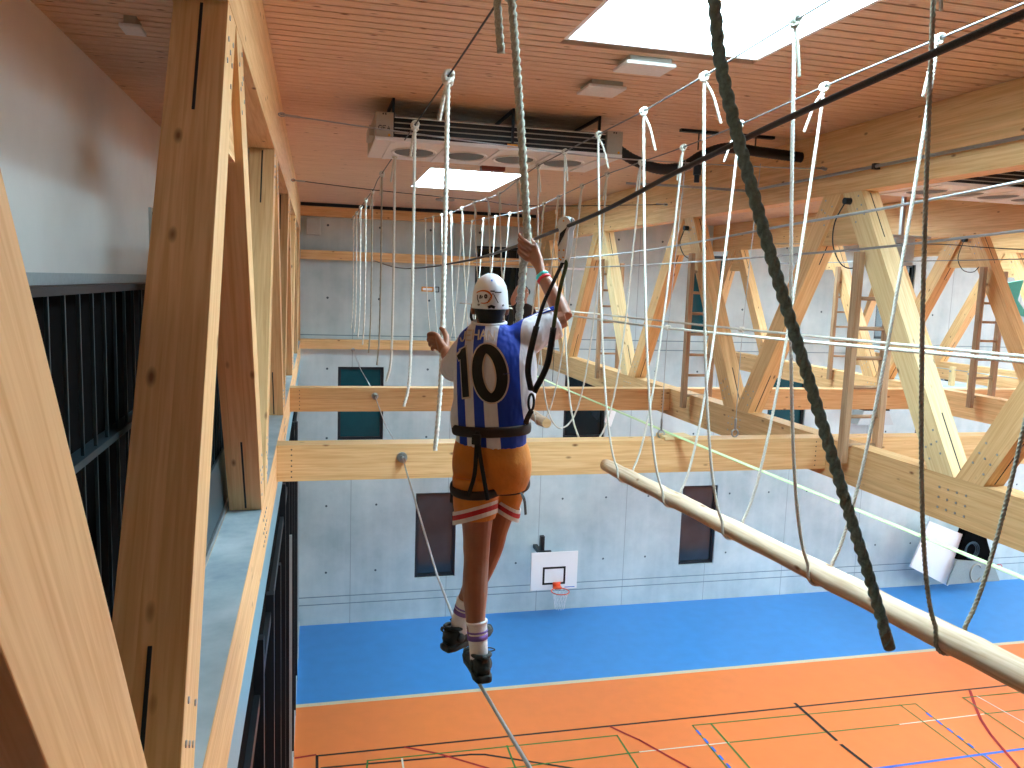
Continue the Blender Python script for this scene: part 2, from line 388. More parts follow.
for a, b in zip(xs, xs[1:]):
    for c, dd in zip(ys, ys[1:]):
        if not any(h[0] < (a + b) / 2 < h[1] and h[2] < (c + dd) / 2 < h[3] for h in holes): ce.box(a, b, c, dd, CEIL + .03, CEIL + .3, 1)
struct('ceiling', ce, [CEILW, plain('dark gap backing', (34, 22, 16), .9)], fr=Matrix.Translation((0, 0, CEIL)))
n = 0
for bi, (x0, x1) in enumerate(bays):
    for yi, (y0, y1) in enumerate(sky_y):
        if bi == 0 and yi < 2:
            lab = ('large white skylight nearest the camera, cut by the top of the photo', 'small white skylight beyond the ceiling unit, above the rope rows')[yi]
        else: lab = ('added unseen skylight in the %s bay to the right, %s' % (('', 'next', 'third', 'last')[bi], ('near the camera', 'toward the far wall', 'at the back of the hall')[yi])) if bi else 'white skylight at the back of the hall above the rope course'
        r = root('skylight', lab, 'skylight', ((x0 + x1) / 2, (y0 + y1) / 2, CEIL), 'skylights in the board ceiling')
        g = G(); t = .03; zt = CEIL + .25
        g.box(x0, x0 + t, y0, y1, CEIL, zt); g.box(x1 - t, x1, y0, y1, CEIL, zt); g.box(x0 + t, x1 - t, y0, y0 + t, CEIL, zt); g.box(x0 + t, x1 - t, y1 - t, y1, CEIL, zt)
        link('shaft', g, BOARDW, r)
        link('glazing', G().box(x0, x1, y0, y1, zt, zt + .03), GLOW, r)

# lower left facade under the left truss: dark panels, mullions
fa = G(); fa.box(-.6, -.40, YMIN, YMAX, FLOOR, -1.95, 0)
fa.box(-.40, -.345, YMIN, YMAX, -2.3, -1.95, 3); fa.box(-.40, -.36, YMIN, YMAX, -3.0, -2.9, 1); fa.box(-.40, -.34, YMIN, YMAX, FLOOR, FLOOR + .12, 2)
for k in range(14):
    yy = 1.2 + 1.45 * k; fa.box(-.40, -.335, yy, yy + .09, FLOOR, -2.5 - .25 * (k % 3), 1)
fa.box(-.40, -.33, 18.2, 18.3, FLOOR, -2.2, 2); fa.box(-.40, -.33, 12.6, 12.64, FLOOR, -4, 2)
struct('wall_left_lower', fa, [BLACKPANEL, STEELDARK, GREYTRIM, plain('reflection tinted channel', (120, 168, 184), .4, .1)])  # steel channel colour lightened to stand for its reflection

# ================================================================== TIMBER TRUSSES
ZT, ZB = 1.06, -1.52
def bolts(g, pts, nrm, mi=1, r=.011):
    for p in pts: g.disc(Vector(p) - Vector(nrm) * .004, nrm, r, .008, 6, mi)
def make_truss(label, xf, sgn, nodes, y0, y1, pale=()):
    """xf: the face toward the hall; the timber runs from xf to xf + sgn*thickness"""
    R = root('timber_truss', label, 'truss', (xf, y0 + .5, -1.93), 'timber trusses carrying the roof')
    X2 = xf + sgn * .22; nrm = (-sgn, 0, 0)
    lo, hi = min(xf, X2), max(xf, X2)
    g = G().box(lo, hi, y0, y1, ZT, CEIL - .003)
    link('top_chord', g, SPRUCE, R, frame((xf, 0, ZT), (0, 1, 0)), bevel=.004)
    g = G().box(lo, hi, y0, y1, -1.93, ZB)
    for T in nodes:
        Bn = T - 1.875
        bolts(g, [(xf, Bn - .15 + .1 * i, -1.64 - .09 * j) for i in range(4) for j in range(3)], nrm)
    g.add([(lo + .003, y0, ZB + .002), (hi - .003, y0, ZB + .002), (hi - .003, y1, ZB + .002), (lo + .003, y1, ZB + .002)], [(0, 1, 2, 3)], 2 if sgn < 0 else 0)
    link('bottom_chord', g, [SPRUCE, STEEL, DUST], R, frame((xf, 0, -1.93), (0, 1, 0)))
    th = sgn * .2
    for T in nodes:
        for s, Bn in ((-1, T - 1.875), (1, T + 1.875)):
            if min(T, Bn) > y1 - .3 or max(T, Bn) < y0: continue
            pts = [(T + s * .01, ZT), (T + s * .31, ZT), (Bn - s * .01, ZB), (Bn - s * .315, ZB)]
            if sgn < 0 and T < 1 and s > 0: pts[1] = (pts[1][0] + .07, ZT); pts[2] = (pts[2][0] + .07, ZB)
            pts = [(min(a, y1), z) for a, z in pts]
            g = G().prism([(xf + sgn * .002, a, z) for a, z in pts], (th, 0, 0))
            dirv = Vector((0, pts[3][0] - pts[0][0], ZB - ZT)).normalized(); side = Vector((0, -dirv.z, dirv.y))
            for base, q in ((Vector((xf + sgn * .002, T + s * .16, ZT)) + dirv * .1, 1), (Vector((xf + sgn * .002, Bn - s * .16, ZB)) - dirv * .16, -1)):
                bolts(g, [base + dirv * (.11 * i * q) + side * (.07 * j) for i in range(3) for j in (-1, 0, 1) if (i + j) % 2 or i == 1], nrm)
            # kerfs of the slotted-in plates on the narrow face
            for zz, L in ((ZT, .55), (ZB, .6)):
                q = 1 if zz == ZT else -1
                a0 = Vector((xf + th / 2, (T + s * (.01 if s * sgn > 5 else (.31 if s > 0 else .31))) if zz == ZT else (Bn - s * .01), zz))
                if zz == ZB and s < 0: pass
                outer = side * 0
                p0 = a0 + dirv * (q * .02); p1 = a0 + dirv * (q * L)
                g.obox((p0 + p1) / 2, dirv, (1, 0, 0), side, (p1 - p0).length / 2, .006, .002, 2)
                a1 = a0 - Vector((0, s * .305, 0))
                if zz == ZT: p0 = a1 + dirv * (q * .5); p1 = a1 + dirv * (q * (L + .3))
                else: p0 = a1 + dirv * (q * .02); p1 = a1 + dirv * (q * L)
                g.obox((p0 + p1) / 2, dirv, (1, 0, 0), side, (p1 - p0).length / 2, .006, .002, 2)
            link('diagonal', g, [SPRUCE_PALE_AND_LIT if (T, s) in pale else SPRUCE, STEEL, RUBBER], R, frame((xf, T, ZT), dirv, (1, 0, 0)), bevel=.003)
        if y0 < T < y1 - .4:
            g = G().prism([(xf + sgn * .04, T, ZT), (xf + sgn * .04, T + .33, .53), (xf + sgn * .04, T - .33, .53)], (sgn * .12, 0, 0))
            link('gusset', g, SPRUCE, R, frame((xf, T, .5), (0, 1, 0)))
    return R
nodes = [.05 + 3.75 * k for k in range(6)]
make_truss('big timber truss along the gallery on the left, its posts close to the camera', -.33, -1, nodes, -3.5, 19.99)
make_truss('timber truss of A shaped legs right of the rope course, first behind the hanging log', 5.35, 1, nodes, -3.5, 19.99, pale=((nodes[2], -1), (nodes[4], -1)))  # two legs get paler wood in place of skylight falling on them
make_truss('second timber truss further right behind the wooden ladders, dark topped', 10.35, 1, nodes, -3.5, 19.99)
make_truss('farthest timber truss at the right edge, behind the turquoise panel', 14.9, 1, nodes, -3.5, 19.99)

def beam(label, x0, x1, y0, y1, z0, z1, mat=SPRUCE, holes=True, name='cross_beam'):
    g = G().box(x0, x1, y0, y1, z0, z1)
    if holes:
        for xx in (x0 + .13, x1 - .13):
            for k in range(6): g.disc((xx, y0 + .002, z0 + .04 + (z1 - z0 - .08) * k / 5), (0, -1, 0), .008, .003, 6, 1)
    o = link(name, g, [mat, RUBBER], None, frame((x0, y0, z0), (1, 0, 0)), bevel=.005)
    return tag(o, label, 'beam', 'timber beams spanning the hall')
beam('nearest wide timber beam crossing behind the climber\'s shorts', -.33, 5.35, 7.45, 7.67, -1.855, ZB)
beam('second timber beam crossing behind the climber\'s waist', -.33, 5.35, 11.42, 11.64, -1.855, ZB)
beam('lowest timber beam fixed along the far concrete wall', -.33, 5.35, 19.75, 20, -1.69, -1.46, holes=False)
beam('middle timber beam on the far wall, below the ceiling beam', -.33, 5.35, 19.75, 20, .43, .645, holes=False)
beam('timber beam on the far wall tight under the ceiling', -.33, 5.35, 19.75, 20, 1.44, 1.66, holes=False)
beam('dark steel edge strip above the ceiling beam on the far wall', -.33, 5.35, 19.7, 20, 1.66, 1.735, STEELDARK, False, 'edge_strip')
beam('near timber beam between the two right trusses, under the leaning posts', 5.57, 10.35, 7.45, 7.67, -1.855, ZB)
beam('far timber beam between the two right trusses, behind the tall ladder', 5.57, 10.35, 11.42, 11.64, -1.855, ZB)
beam('timber beam crossing from the second truss to the farthest truss', 10.57, 14.9, 11.42, 11.64, -1.855, ZB)

# ================================================================== GALLERY BALUSTRADE (left)
R = root('balustrade', 'black balustrade with thin vertical bars between the big left posts', 'railing', (-.58, 4, -1.55))
link('backing_panel', G().box(-.63, -.61, -3.4, 19.9, -1.5, -.06), BLACKPANEL, R)
link('top_rail', G().box(-.63, -.56, -3.4, 19.9, -.06, -.04), STEELDARK, R)
link('middle_rail', G().box(-.61, -.565, -3.4, 19.9, -.495, -.475), STEELBLUE, R)
link('kick_plate', G().box(-.575, -.562, -3.4, 19.9, -1.5, -1.11), STEELBLUE, R)
link('foot_rail', G().box(-.575, -.55, -3.4, 19.9, -1.519, -1.48), STEEL, R)
b0 = None; k = 0; yb = .735
while k < 70:
    y = yb + .125 * k; k += 1
    if b0 is None:
        b0 = link('bar', G().box(-.582, -.574, y - .004, y + .004, -1.115, -.06), STEELBLUE, R)
    else:
        c = b0.copy(); COL.objects.link(c); c.parent = R; c.matrix_basis = Matrix.Translation((0, y - yb, 0)) @ b0.matrix_basis
link('round_cap', G().disc((-.609, 1.93, -.13), (1, 0, 0), .011, .006, 12), GREY_METAL, R)

# ================================================================== CEILING FITTINGS
def letter_strokes(ch):
    return {'G': [[(1, .8), (.7, 1), (.3, 1), (0, .75), (0, .25), (.3, 0), (.7, 0), (1, .25), (1, .45), (.6, .45)]], 'E': [[(1, 1), (0, 1), (0, 0), (1, 0)], [(0, .5), (.8, .5)]],
            'A': [[(0, 0), (.5, 1), (1, 0)], [(.2, .38), (.8, .38)]], 'J': [[(.9, 1), (.9, .3), (.6, 0), (.3, 0), (0, .3)]], 'H': [[(0, 0), (0, 1)], [(1, 0), (1, 1)], [(0, .5), (1, .5)]],
            'N': [[(0, 0), (0, 1), (1, 0), (1, 1)]]}[ch]
def make_ac(label, x0, y0):
    L, D = 2.52, 1.2; x1, y1 = x0 + L, y0 + D; zb, zt = 1.335, 1.60
    r = root('ceiling_air_unit', label, 'air conditioner', (x0 + L / 2, y0 + D / 2, zb), 'air units hung under the ceiling')
    g = G(); g.box(x0, x1, y0, y1, zb, zb + .025); g.box(x0, x1, y0, y0 + .02, zb + .025, zb + .035)
    for k in range(4):
        cx = x0 + .44 + .54 * k; cy = y0 + D * .5
        g.tube([(cx + .225 * math.cos(a), cy + .3 * math.sin(a), zb - .004) for a in [2 * PI * i / 28 for i in range(28)]], .012, 6, 0, closed=True)
    for k in range(5): g.box(x0 + .17 + .54 * k - .02, x0 + .17 + .54 * k + .02, y0 + .05, y1 - .05, zb - .012, zb)
    link('tray', g, WHITE_METAL, r)
    for k in range(4):
        cx = x0 + .44 + .54 * k; cy = y0 + D * .5
        link('fan_grille', G().rings([[(cx + .2 * math.cos(2 * PI * i / 28), cy + .27 * math.sin(2 * PI * i / 28), z) for i in range(28)] for z in (zb - .006, zb + .01)]), FAN, r)
    g = G(); g.box(x0 + .16, x1 - .16, y0 + .06, y1 - .06, zb + .03, zt - .02)
    link('coil', g, COIL, r)
    for k in range(4): link('fin_bar', G().box(x0 + .16, x1 - .16, y0 + .03, y0 + .045, zb + .075 + .05 * k, zb + .084 + .05 * k), GREY_METAL if k != 3 else WHITE_METAL, r)
    for a, b in ((x0, x0 + .17), (x1 - .17, x1)):
        p = link('end_panel', G().box(a, b, y0, y1, zb + .025, zt), GREY_METAL, r, bevel=.006)
        link('knob', G().disc((a + .13, y0, zb + .05), (0, -1, 0), .012, .006), ORANGE_TAG, p)
        g = G(); g.disc((a + .07, y0, zt - .02), (0, -1, 0), .008, .004); g.disc((a + .095, y0, zt - .02), (0, -1, 0), .008, .004); link('port', g, RUBBER, p)
        if a == x0:
            g = G()
            for i, ch in enumerate('GEA'):
                for st in letter_strokes(ch):
                    g.tube([(a + .03 + .04 * i + .028 * u, y0 - .002, zb + .095 + .04 * v) for u, v in st], .0045, 6)
            link('maker_mark', g, DKGREY, p)
    for xx in (x0 + .17, x0 + 1.36, x1 - .25):
        g = G(); g.box(xx - .012, xx + .012, y0 + .02, y0 + .05, zb + .05, CEIL); g.box(xx - .012, xx + .012, y0 + .02, y1, CEIL - .03, CEIL)
        link('bracket', g, STEELDARK, r)
    link('warning_sticker', G().box(x0 + 1.3, x0 + 1.41, y0 - .003, y0, zb + .02, zb + .055), ORANGE_TAG, r)
    link('side_box', G().box(x0 - .05, x0, y0 + .15, y0 + .6, zb + .06, zb + .16), GREY_METAL, r)
    return r
make_ac('white and black fan unit hung under the ceiling before the far skylight', .56, 8.05)
make_ac('fan unit half hidden above the second truss on the right', 7.0, 8.2)
def light_box(label, cx, cy, sx, sy, h=.065):
    r = root('ceiling_light', label, 'lamp', (cx, cy, CEIL - h), 'flat lamps on the board ceiling')
    link('housing', G().box(cx - sx / 2 + .03, cx + sx / 2 - .03, cy - sy / 2 + .02, cy + sy / 2 - .02, CEIL - h + .02, CEIL), GREY_METAL, r)
    link('cover', G().box(cx - sx / 2, cx + sx / 2, cy - sy / 2, cy + sy / 2, CEIL - h, CEIL - h + .025), LAMPW, r, bevel=.006)
light_box('white ceiling lamp closest to the large skylight', 2.46, 6.05, .4, .3)
light_box('white ceiling lamp behind the one beside the large skylight', 2.4, 6.85, .34, .34)
light_box('small white ceiling lamp over the left gallery', -1.24, 6.35, .14, .22, .08)
g = G(); c = at(445, 199, Z=CEIL)
r = root('smoke_detector', 'round white smoke detector under the far skylight', 'smoke detector', (c.x, c.y, CEIL - .06))
link('base', G().disc((c.x, c.y, CEIL - .03), (0, 0, 1), .2, .03, 20), GREY_METAL, r); link('sensor', G().disc((c.x, c.y, CEIL - .06), (0, 0, 1), .08, .03, 16), WHITE_METAL, r)
g = G(); c = at(493, 166, Z=CEIL); o = tag(link('red_box', G().box(c.x - .18, c.x + .18, c.y - .05, c.y + .1, CEIL - .07, CEIL), plain('brown red box', (120, 60, 44), .6), bevel=.01), 'small brown red box on the ceiling edge of the far skylight', 'box')
o.name = 'junction_box'

# black hose below the ceiling, hung on rods
r = root('air_hose', 'fat black hose sagging under the ceiling right of the fan unit', 'hose', (4.3, 8.5, 1.4))
pts = [at(x, y, Y=8.35) for x, y in ((618, 150), (634, 160), (660, 169), (684, 166), (703, 155), (728, 148), (760, 152), (790, 156), (812, 159))]
link('hose', G().tube(resample(spline(pts, 8), .02), [.055 + .004 * (i % 2) for i in range(len(resample(spline(pts, 8), .02)))], 14), RUBBER, r, smooth=True)
e = pts[-1]; link('end_cap', G().tube([e + Vector((-.01, 0, 0)), e + Vector((.07, 0, -.005))], .075, 16), RUBBER, r)
for px in (698, 755):
    p = at(px, 150, Y=8.35); link('hanger', G().box(p.x - .006, p.x + .006, p.y - .006, p.y + .006, p.z, CEIL).box(p.x - .22, p.x + .22, p.y - .03, p.y + .03, CEIL - .03, CEIL), STEELDARK, r)
p = at(697, 175, Y=8.35); link('valve', G().tube([p + Vector((0, 0, .16)), p], .045, 12).disc(p, (0, 0, -1), .03, .08, 12), STEELDARK, r)

# conduit along ceiling and truss
pts = [at(626, 183, Z=1.35), at(680, 186, Z=1.32), (5.3, 9.4, 1.27), (5.3, 8.0, 1.262), (5.3, 1.5, 1.26)]
r = root('conduit', 'grey conduit pipe running along the upper beam of the right truss', 'pipe', (5.3, 5, 1.25))
link('pipe', G().tube(pts, .016, 8), STEEL, r)
for yy in (7.0, 5.2): link('clamp', G().box(5.28, 5.348, yy - .02, yy + .02, 1.235, 1.29), STEELDARK, r)

# ================================================================== STEEL CABLES
def cable(label, pts, rad=.005, mat=CABLE, name='steel_cable', group='steel cables of the course', eyes=(), step=None):
    P = [Vector(p) for p in pts]
    o = link(name, G().tube(resample(spline(P, 10), step) if step else spline(P, 10) if len(P) > 2 else P, rad, 8), mat, smooth=True)
    tag(o, label, 'cable', group)
    for e, dv in eyes:
        e = Vector(e); dv = Vector(dv).normalized(); u = dv.orthogonal().normalized()
        w = dv.cross(u); c = e + dv * .035
        g = G().tube([c + (dv * math.cos(a) + u * math.sin(a)) * .028 for a in [2 * PI * i / 16 for i in range(16)]], .006, 6, closed=True)
        g.tube([e - dv * .02, e + dv * .01], .012, 8); g.tube([c + dv * .03, c + dv * .16], .011, 8)
        link('eye_bolt', g, STEEL, o)
    return o
XA, XB, XC = .84, 2.36, 3.18
def zA(y): return 1.35 - .02 * math.sin((y - .5) / 7.4 * PI) if y < 12 else 1.33 + .05 * max(0, y - 12.5) / 7
def interp(T):
    def f(y):
        if y <= T[0][0]: return T[0][1]
        for (a, b), (c, d) in zip(T, T[1:]):
            if y <= c: return b + (d - b) * (y - a) / (c - a)
        return T[-1][1]
    return f
zB = interp([(-6.9, 1.40), (2.8, 1.41), (3.85, 1.377), (4.83, 1.331), (5.8, 1.306), (7.75, 1.30), (8.7, 1.292), (9.6, 1.25), (10.3, 1.18), (11.3, 1.183), (12.2, 1.215), (14.5, 1.23), (17, 1.33), (20, 1.45)])
zC = interp([(-6.9, 1.37), (2.8, 1.38), (3.77, 1.358), (4.75, 1.333), (5.72, 1.285), (6.71, 1.262), (8.63, 1.265), (9.5, 1.235), (11.75, 1.14), (12.7, 1.157), (14.65, 1.21), (16.75, 1.28), (20, 1.42)])
def line(X, zf, y0=-3.5, y1=19.75): return [(X, y0 + (y1 - y0) * i / 40, zf(y0 + (y1 - y0) * i / 40)) for i in range(41)]
cable('overhead cable carrying the straight hanging ropes on the left', line(XA, zA), .006, CABLE_DARK)
cable('overhead cable carrying the left ends of the white rope loops', line(XB, zB), .006, CABLE)
cable('overhead cable carrying the right ends of the white rope loops', line(XC, zC), .006, CABLE)
cable('near cross cable under the fan unit, tied between both trusses', [(-.31, 7.85, 1.46), (XA, 7.85, 1.385), (XB, 7.85, 1.31), (XC, 7.85, 1.295), (4.6, 7.85, 1.32), (5.35, 7.85, 1.35)], .007, STEEL, eyes=[((-.33, 7.85, 1.46), (1, 0, -.06)), ((5.35, 7.85, 1.35), (-1, 0, 0))])
cable('far cross cable under the small skylight, tied between both trusses', [(-.31, 11.9, 1.34), (XA, 11.9, 1.27), (XB, 11.9, 1.21), (XC, 11.9, 1.18), (5.35, 11.9, 1.32)], .006, CABLE_DARK, eyes=[((-.33, 11.9, 1.34), (1, 0, -.06)), ((5.35, 11.9, 1.32), (-1, 0, 0))])
# safety cable with the climber's trolley on it
TR = Vector((1.03, 3.3, .25))
def sag(a, b, s, n=24): a, b = Vector(a), Vector(b); return [a + (b - a) * (i / n) + Vector((0, 0, -s * 4 * (i / n) * (1 - i / n))) for i in range(n + 1)]
near = [(1.17, -3.4, .73), (1.15, 1.174, .478), (1.11, 2.3, .38)]
far = [at(460, 262, X=1.15), at(400, 268, X=1.25), (1.37, 19.75, .45)]
cable('dark safety cable running from the upper right corner through the trolley', near + [TR + Vector((0, 0, 0))] + far, .0085, CABLE_DARK, eyes=[((1.37, 19.75, .45), (0, -1, 0))])
# second course
cable('upper steel cable sloping up to the right across the trusses', [(3.8, 19.7, .5), (3.8, 10.58, .43), (3.8, 5.87, .571), (3.8, 3.757, .663), (3.8, 0, .9)], .0105, STEEL)
cable('lower steel cable sloping up to the right across the trusses', [(4.6, 19.7, .45), (4.6, 12.8, .34), (4.6, 7.07, .39), (4.6, 4.5, .474), (4.6, 0, .7)], .0105, STEEL)
cable('thin dark cable between the second and third trusses, upper of two', [(9, 15, 1.0), (9, 10.6, .825), (9, 8.78, .68), (9, 3, .3)], .007, CABLE_DARK)
cable('thin grey cable between the second and third trusses, lower of two', [(9, 15, .6), (9, 10.8, .57), (9, 8.76, .557), (9, 3, .54)], .007, CABLE)
for i, (xw, zt, kn) in enumerate(((3.47, 1.3, -.387), (4.31, 1.325, -.38))):
    o = cable(('thin hanger wire with an eye on the near beam, left of two', 'thin hanger wire with an eye on the near beam, right of two')[i], [(xw + .16, 7.7, zt), (xw + .02, 7.58, kn), (xw, 7.56, ZB + .1)], .004, STEEL, 'hanger_wire', 'hanger wires on the near beam')
    g = G().tube([(xw + .035 * math.sin(a), 7.56, ZB + .045 + .04 * math.cos(a)) for a in [2 * PI * k / 16 for k in range(16)]], .009, 8, closed=True); g.tube([(xw, 7.56, ZB + .08), (xw, 7.56, ZB + .2)], .012, 8)
    link('eye_bolt', g, STEEL, o)
for i, (px, py) in enumerate(((590, 415), (547, 400))):
    pass
o = cable('thin hanger wire standing on the second beam beside the small ladder', [(3.5, 11.5, 1.15), (3.47, 11.5, ZB + .1)], .004, CABLE_DARK, 'hanger_wire', 'hanger wires on the second beam')
# hand ropes (laid white rope)
def rope_geo(path, R, pitch=None, step=None, n=12, g=None, mi=0):
    pitch = pitch or R * 6.5; step = step or pitch / 12
    return (g or G()).tube(resample(path, step), R, n, mi, lobes=3, pitch=pitch)
for i, (X, pts) in enumerate(((4.31, [(4.31, 19.7, -.5), (4.31, 13.5, -.43), (4.31, 7.57, -.38), (4.31, 4, -.335), (4.31, 1.0, -.3)]), (3.48, [(3.48, 19.7, -.5), (3.48, 13, -.42), (3.48, 7.57, -.385), (3.48, 3.5, -.302), (3.48, 1.0, -.26)]))):
    P = spline(pts, 12)
    o = link('hand_rope', rope_geo(P, .0125, n=12), ROPEW, smooth=True)
    tag(o, ('taut white hand rope across the right half, upper of two', 'taut white hand rope across the right half, lower and thicker looking of two')[i], 'rope', 'taut hand ropes of the right course')
    k = Vector((X, 7.57, -.382)); g = G()
    for a in range(3): g.tube([k + Vector((.02 * math.cos(t), (a - 1) * .022, .02 * math.sin(t))) for t in [2 * PI * q / 12 for q in range(12)]], .009, 6, closed=True)
    link('knot', g, ROPEW, o, smooth=True)

# slack lines underfoot
def slack(label, pts, rad, mat, name, flat=None):
    P = [Vector(p) for p in pts]
    return tag(link(name, G().tube(P, rad, 8, flat=flat), mat, smooth=True), label, 'cable', 'walking lines between the beams')
FOOT = Vector((.70, 3.26, -1.727))
a1 = at(402, 457, Y=7.45); a2 = at(375, 396, Y=11.42); a3 = at(353, 350, Y=19.7)
o = slack('steel walking cable under the climber\'s shoes, tied to the near beam', [(.68, -.5, -1.62), at(530, 768, Y=2.42), FOOT, FOOT + Vector((.0, .3, .004)), at(437, 575, Y=4.9), a1 + Vector((0, -.04, 0))], .008, STEEL, 'walking_cable')
def anchor(o, p):
    p = Vector(p); g = G().disc(p, (0, -1, 0), .05, .02, 14); g.tube([p + Vector((0, -.015, 0)), p + Vector((0.01, -.08, -.02))], .022, 10)
    g.tube([p + Vector((.03 * math.cos(t), -.06, .035 * math.sin(t))) for t in [2 * PI * q / 12 for q in range(12)]], .01, 6, closed=True)
    link('anchor', g, STEEL, o)
anchor(o, a1)
o = slack('steel walking cable from the near beam to the second beam', [a1 + Vector((.0, .24, .02)), (a1 + a2) / 2 + Vector((0, 0.1, -.06)), a2 + Vector((0, -.04, 0))], .007, STEEL, 'walking_cable'); anchor(o, a2)
o = slack('steel walking cable from the second beam to the far wall', [a2 + Vector((0, .24, .02)), (a2 + a3) / 2 + Vector((0, .1, -.06)), a3 + Vector((0, -.0, 0))], .007, STEEL, 'walking_cable'); anchor(o, a3)
slack('pale green webbing line sloping across the right wall and near beam', [(3.66, 19.7, -1.52), (3.6, 11.53, ZB + .012), (3.58, 7.56, ZB + .045), (3.75, 3.5, -1.49), (3.8, 0, -1.5)], .01, TAPE, 'webbing_line', flat=(.029, .006, (1, 0, 0)))
tag(link('beam_pad', G().box(3.46, 3.78, 7.44, 7.67, ZB, ZB + .035), SPRUCE_PALE_AND_LIT, fr=frame((3.46, 7.44, ZB), (1, 0, 0)), bevel=.005), 'small wooden pad on the near beam under the green webbing', 'block')
tag(link('beam_pad', G().box(3.46, 3.72, 11.41, 11.64, ZB, ZB + .004), SPRUCE_PALE_AND_LIT, fr=frame((3.46, 11.4, ZB), (1, 0, 0))), 'thin wooden pad on the second beam under the green webbing', 'block')

# ================================================================== HANGING ROPES
def knot_geo(p, g, R, ax=Vector((0, 1, 0)), tail=None, seed=0):
    """hitch wrapped about a cable that runs along ax at p"""
    rnd = random.Random(seed); p = Vector(p)
    x = Vector((1, 0, 0)); z = Vector((0, 0, 1)); r1 = R * 1.5 + .005
    for turn in (-1, 0, 1):
        c = p + ax * (turn * R * 2.1)
        g.tube([c + x * (r1 * math.cos(t)) + z * (r1 * math.sin(t)) + ax * (R * .8 * t / PI - R * .8) for t in [2 * PI * q / 14 for q in range(15)]], R, 7)
    c = p + Vector((0, 0, -r1 * 1.3))
    g.tube([c + ax * (R * 2.6 * math.cos(t)) + x * (R * 1.6 * math.sin(t)) - z * (R * .7 * math.sin(2 * t)) for t in [2 * PI * q / 16 for q in range(16)]], R, 7, closed=True)
    return g
def add_knot(o, p, R, mat, seed=0, tail=None):
    link('knot', knot_geo(p, G(), R, seed=seed), mat, o, smooth=True)
    if tail:
        tl, dx, dy = tail; p = Vector(p) + Vector((0, 0, -R * 2.5))
        path = spline([p, p + Vector((dx * .5, dy * .5, -tl * .35)), p + Vector((dx, dy, -tl))], 6)
        link('loose_end', rope_geo(path, R * .95), mat, o, smooth=True)
grp = 'straight ropes on the left overhead cable'
ya = [5.42, 7.22, 9.03, 10.8, 12.6, 14.2, 15.8, 17.3, 18.7]
for i, yy in enumerate(ya):
    R = (.0165, .0145, .014, .013, .013, .013, .013, .013, .013)[i]
    zt = zA(yy) - .02; zb = -1.13 if i != 0 else -1.155
    bend = .05 if i in (0, 2, 4) else -.04 * (i % 3)
    path = spline([(XA, yy, zt), (XA + .004, yy, .3), (XA, yy, -.6), (XA - .015, yy, -.95), (XA - .03 - abs(bend) * .6 * (i in (1, 2, 3)), yy, zb)], 8)
    o = link('hanging_rope', rope_geo(path, R, step=None if i < 3 else R * 3, n=18 if i < 3 else 8), ROPEG if i in (3, 4) else ROPEW, smooth=True)
    tag(o, 'straight hanging rope on the left cable, %s from the climber toward the far wall' % ordinal(i), 'rope', grp)
    add_knot(o, (XA, yy, zA(yy)), R * .9, ROPEW, i, tail=(.2 if i < 2 else .24, -.02 + .01 * (i % 2), .22 if i < 3 else .12))
# thick rope held by the climber's raised hand
HR = Vector((.972, 3.735, .2))
top = Vector((XA + .02, 3.78, 1.34))
path = spline([top, (.873, 3.765, 1.25), (.925, 3.75, .76), HR + Vector((0, 0, .06)), HR + Vector((0.002, 0, -.02)), HR + Vector((-.01, .01, -.12)), (.955, 3.75, -.09), (.945, 3.77, -.4), (.94, 3.78, -.62)], 10)
o = link('climbing_rope', rope_geo(path, .0195, pitch=.12, n=24), ROPEG, smooth=True); tag(o, 'thick grey rope gripped by the climber\'s raised right hand', 'rope', 'thick ropes near the climber')
add_knot(o, (XA + .02, 3.78, 1.36), .018, ROPEG, 3)
link('loose_end', rope_geo(spline([(XA - .035, 3.8, 1.33), (XA - .02, 3.8, 1.18), (XA - .005, 3.8, 1.06)], 8), .0195, pitch=.12, n=15), ROPEG, o, smooth=True)
# dark thick rope swinging in front of the camera
pts = [(XA, 2.03, 1.34), (XA + .005, 1.9, 1.0)] + [at(x, y, Y=1.74) for x, y in ((711, -20), (720, 60), (736, 130), (755, 200), (775, 270), (800, 352), (824, 430), (848, 510), (870, 580), (889, 646))]
P = spline(pts, 10)
o = link('climbing_rope', rope_geo(P, .0152, pitch=.10, step=.006, n=30), ROPE_BACKLIT, smooth=True); tag(o, 'thick dark rope slanting across the right foreground, nearest to the camera', 'rope', 'thick ropes near the climber')
add_knot(o, (XA, 2.03, 1.355), .015, ROPE_BACKLIT, 3)
e = Vector(pts[-1]); link('taped_end', G().tube([P[-4] + (P[-1] - P[-4]) * .2, P[-1] + (P[-1] - P[-4]).normalized() * .006], .0155, 14), ROPE_END, o)

# logs
LR = .064
def make_log(label, a, b, seed):
    rnd = random.Random(seed); a, b = Vector(a), Vector(b); n = 40; path = []; rad = []
    for i in range(n + 1):
        t = i / n; path.append(a.lerp(b, t) + Vector((rnd.uniform(-.003, .003), 0, rnd.uniform(-.003, .003)))); rad.append(LR * (1 + .03 * math.sin(i * .9 + seed) + rnd.uniform(-.015, .015)))
    rad[0] *= .93; rad[-1] *= .93
    o = link('hanging_log', G().tube(path, rad, 20), LOGW, fr=frame((a + b) / 2, b - a), smooth=True); tag(o, label, 'log', 'logs hung in rope loops')
    for p, dv in ((path[0], a - b), (path[-1], b - a)):
        dv = dv.normalized(); link('cut_end', G().disc(p - dv * .003, dv, LR * .9, .006, 20), SPRUCE_PALE_AND_LIT, o)
    return o
LOG1 = ((2.77, 1.75, -1.455), (2.77, 7.26, -1.72)); LOG2 = ((2.77, 9.36, -1.68), (2.77, 14.0, -1.68))
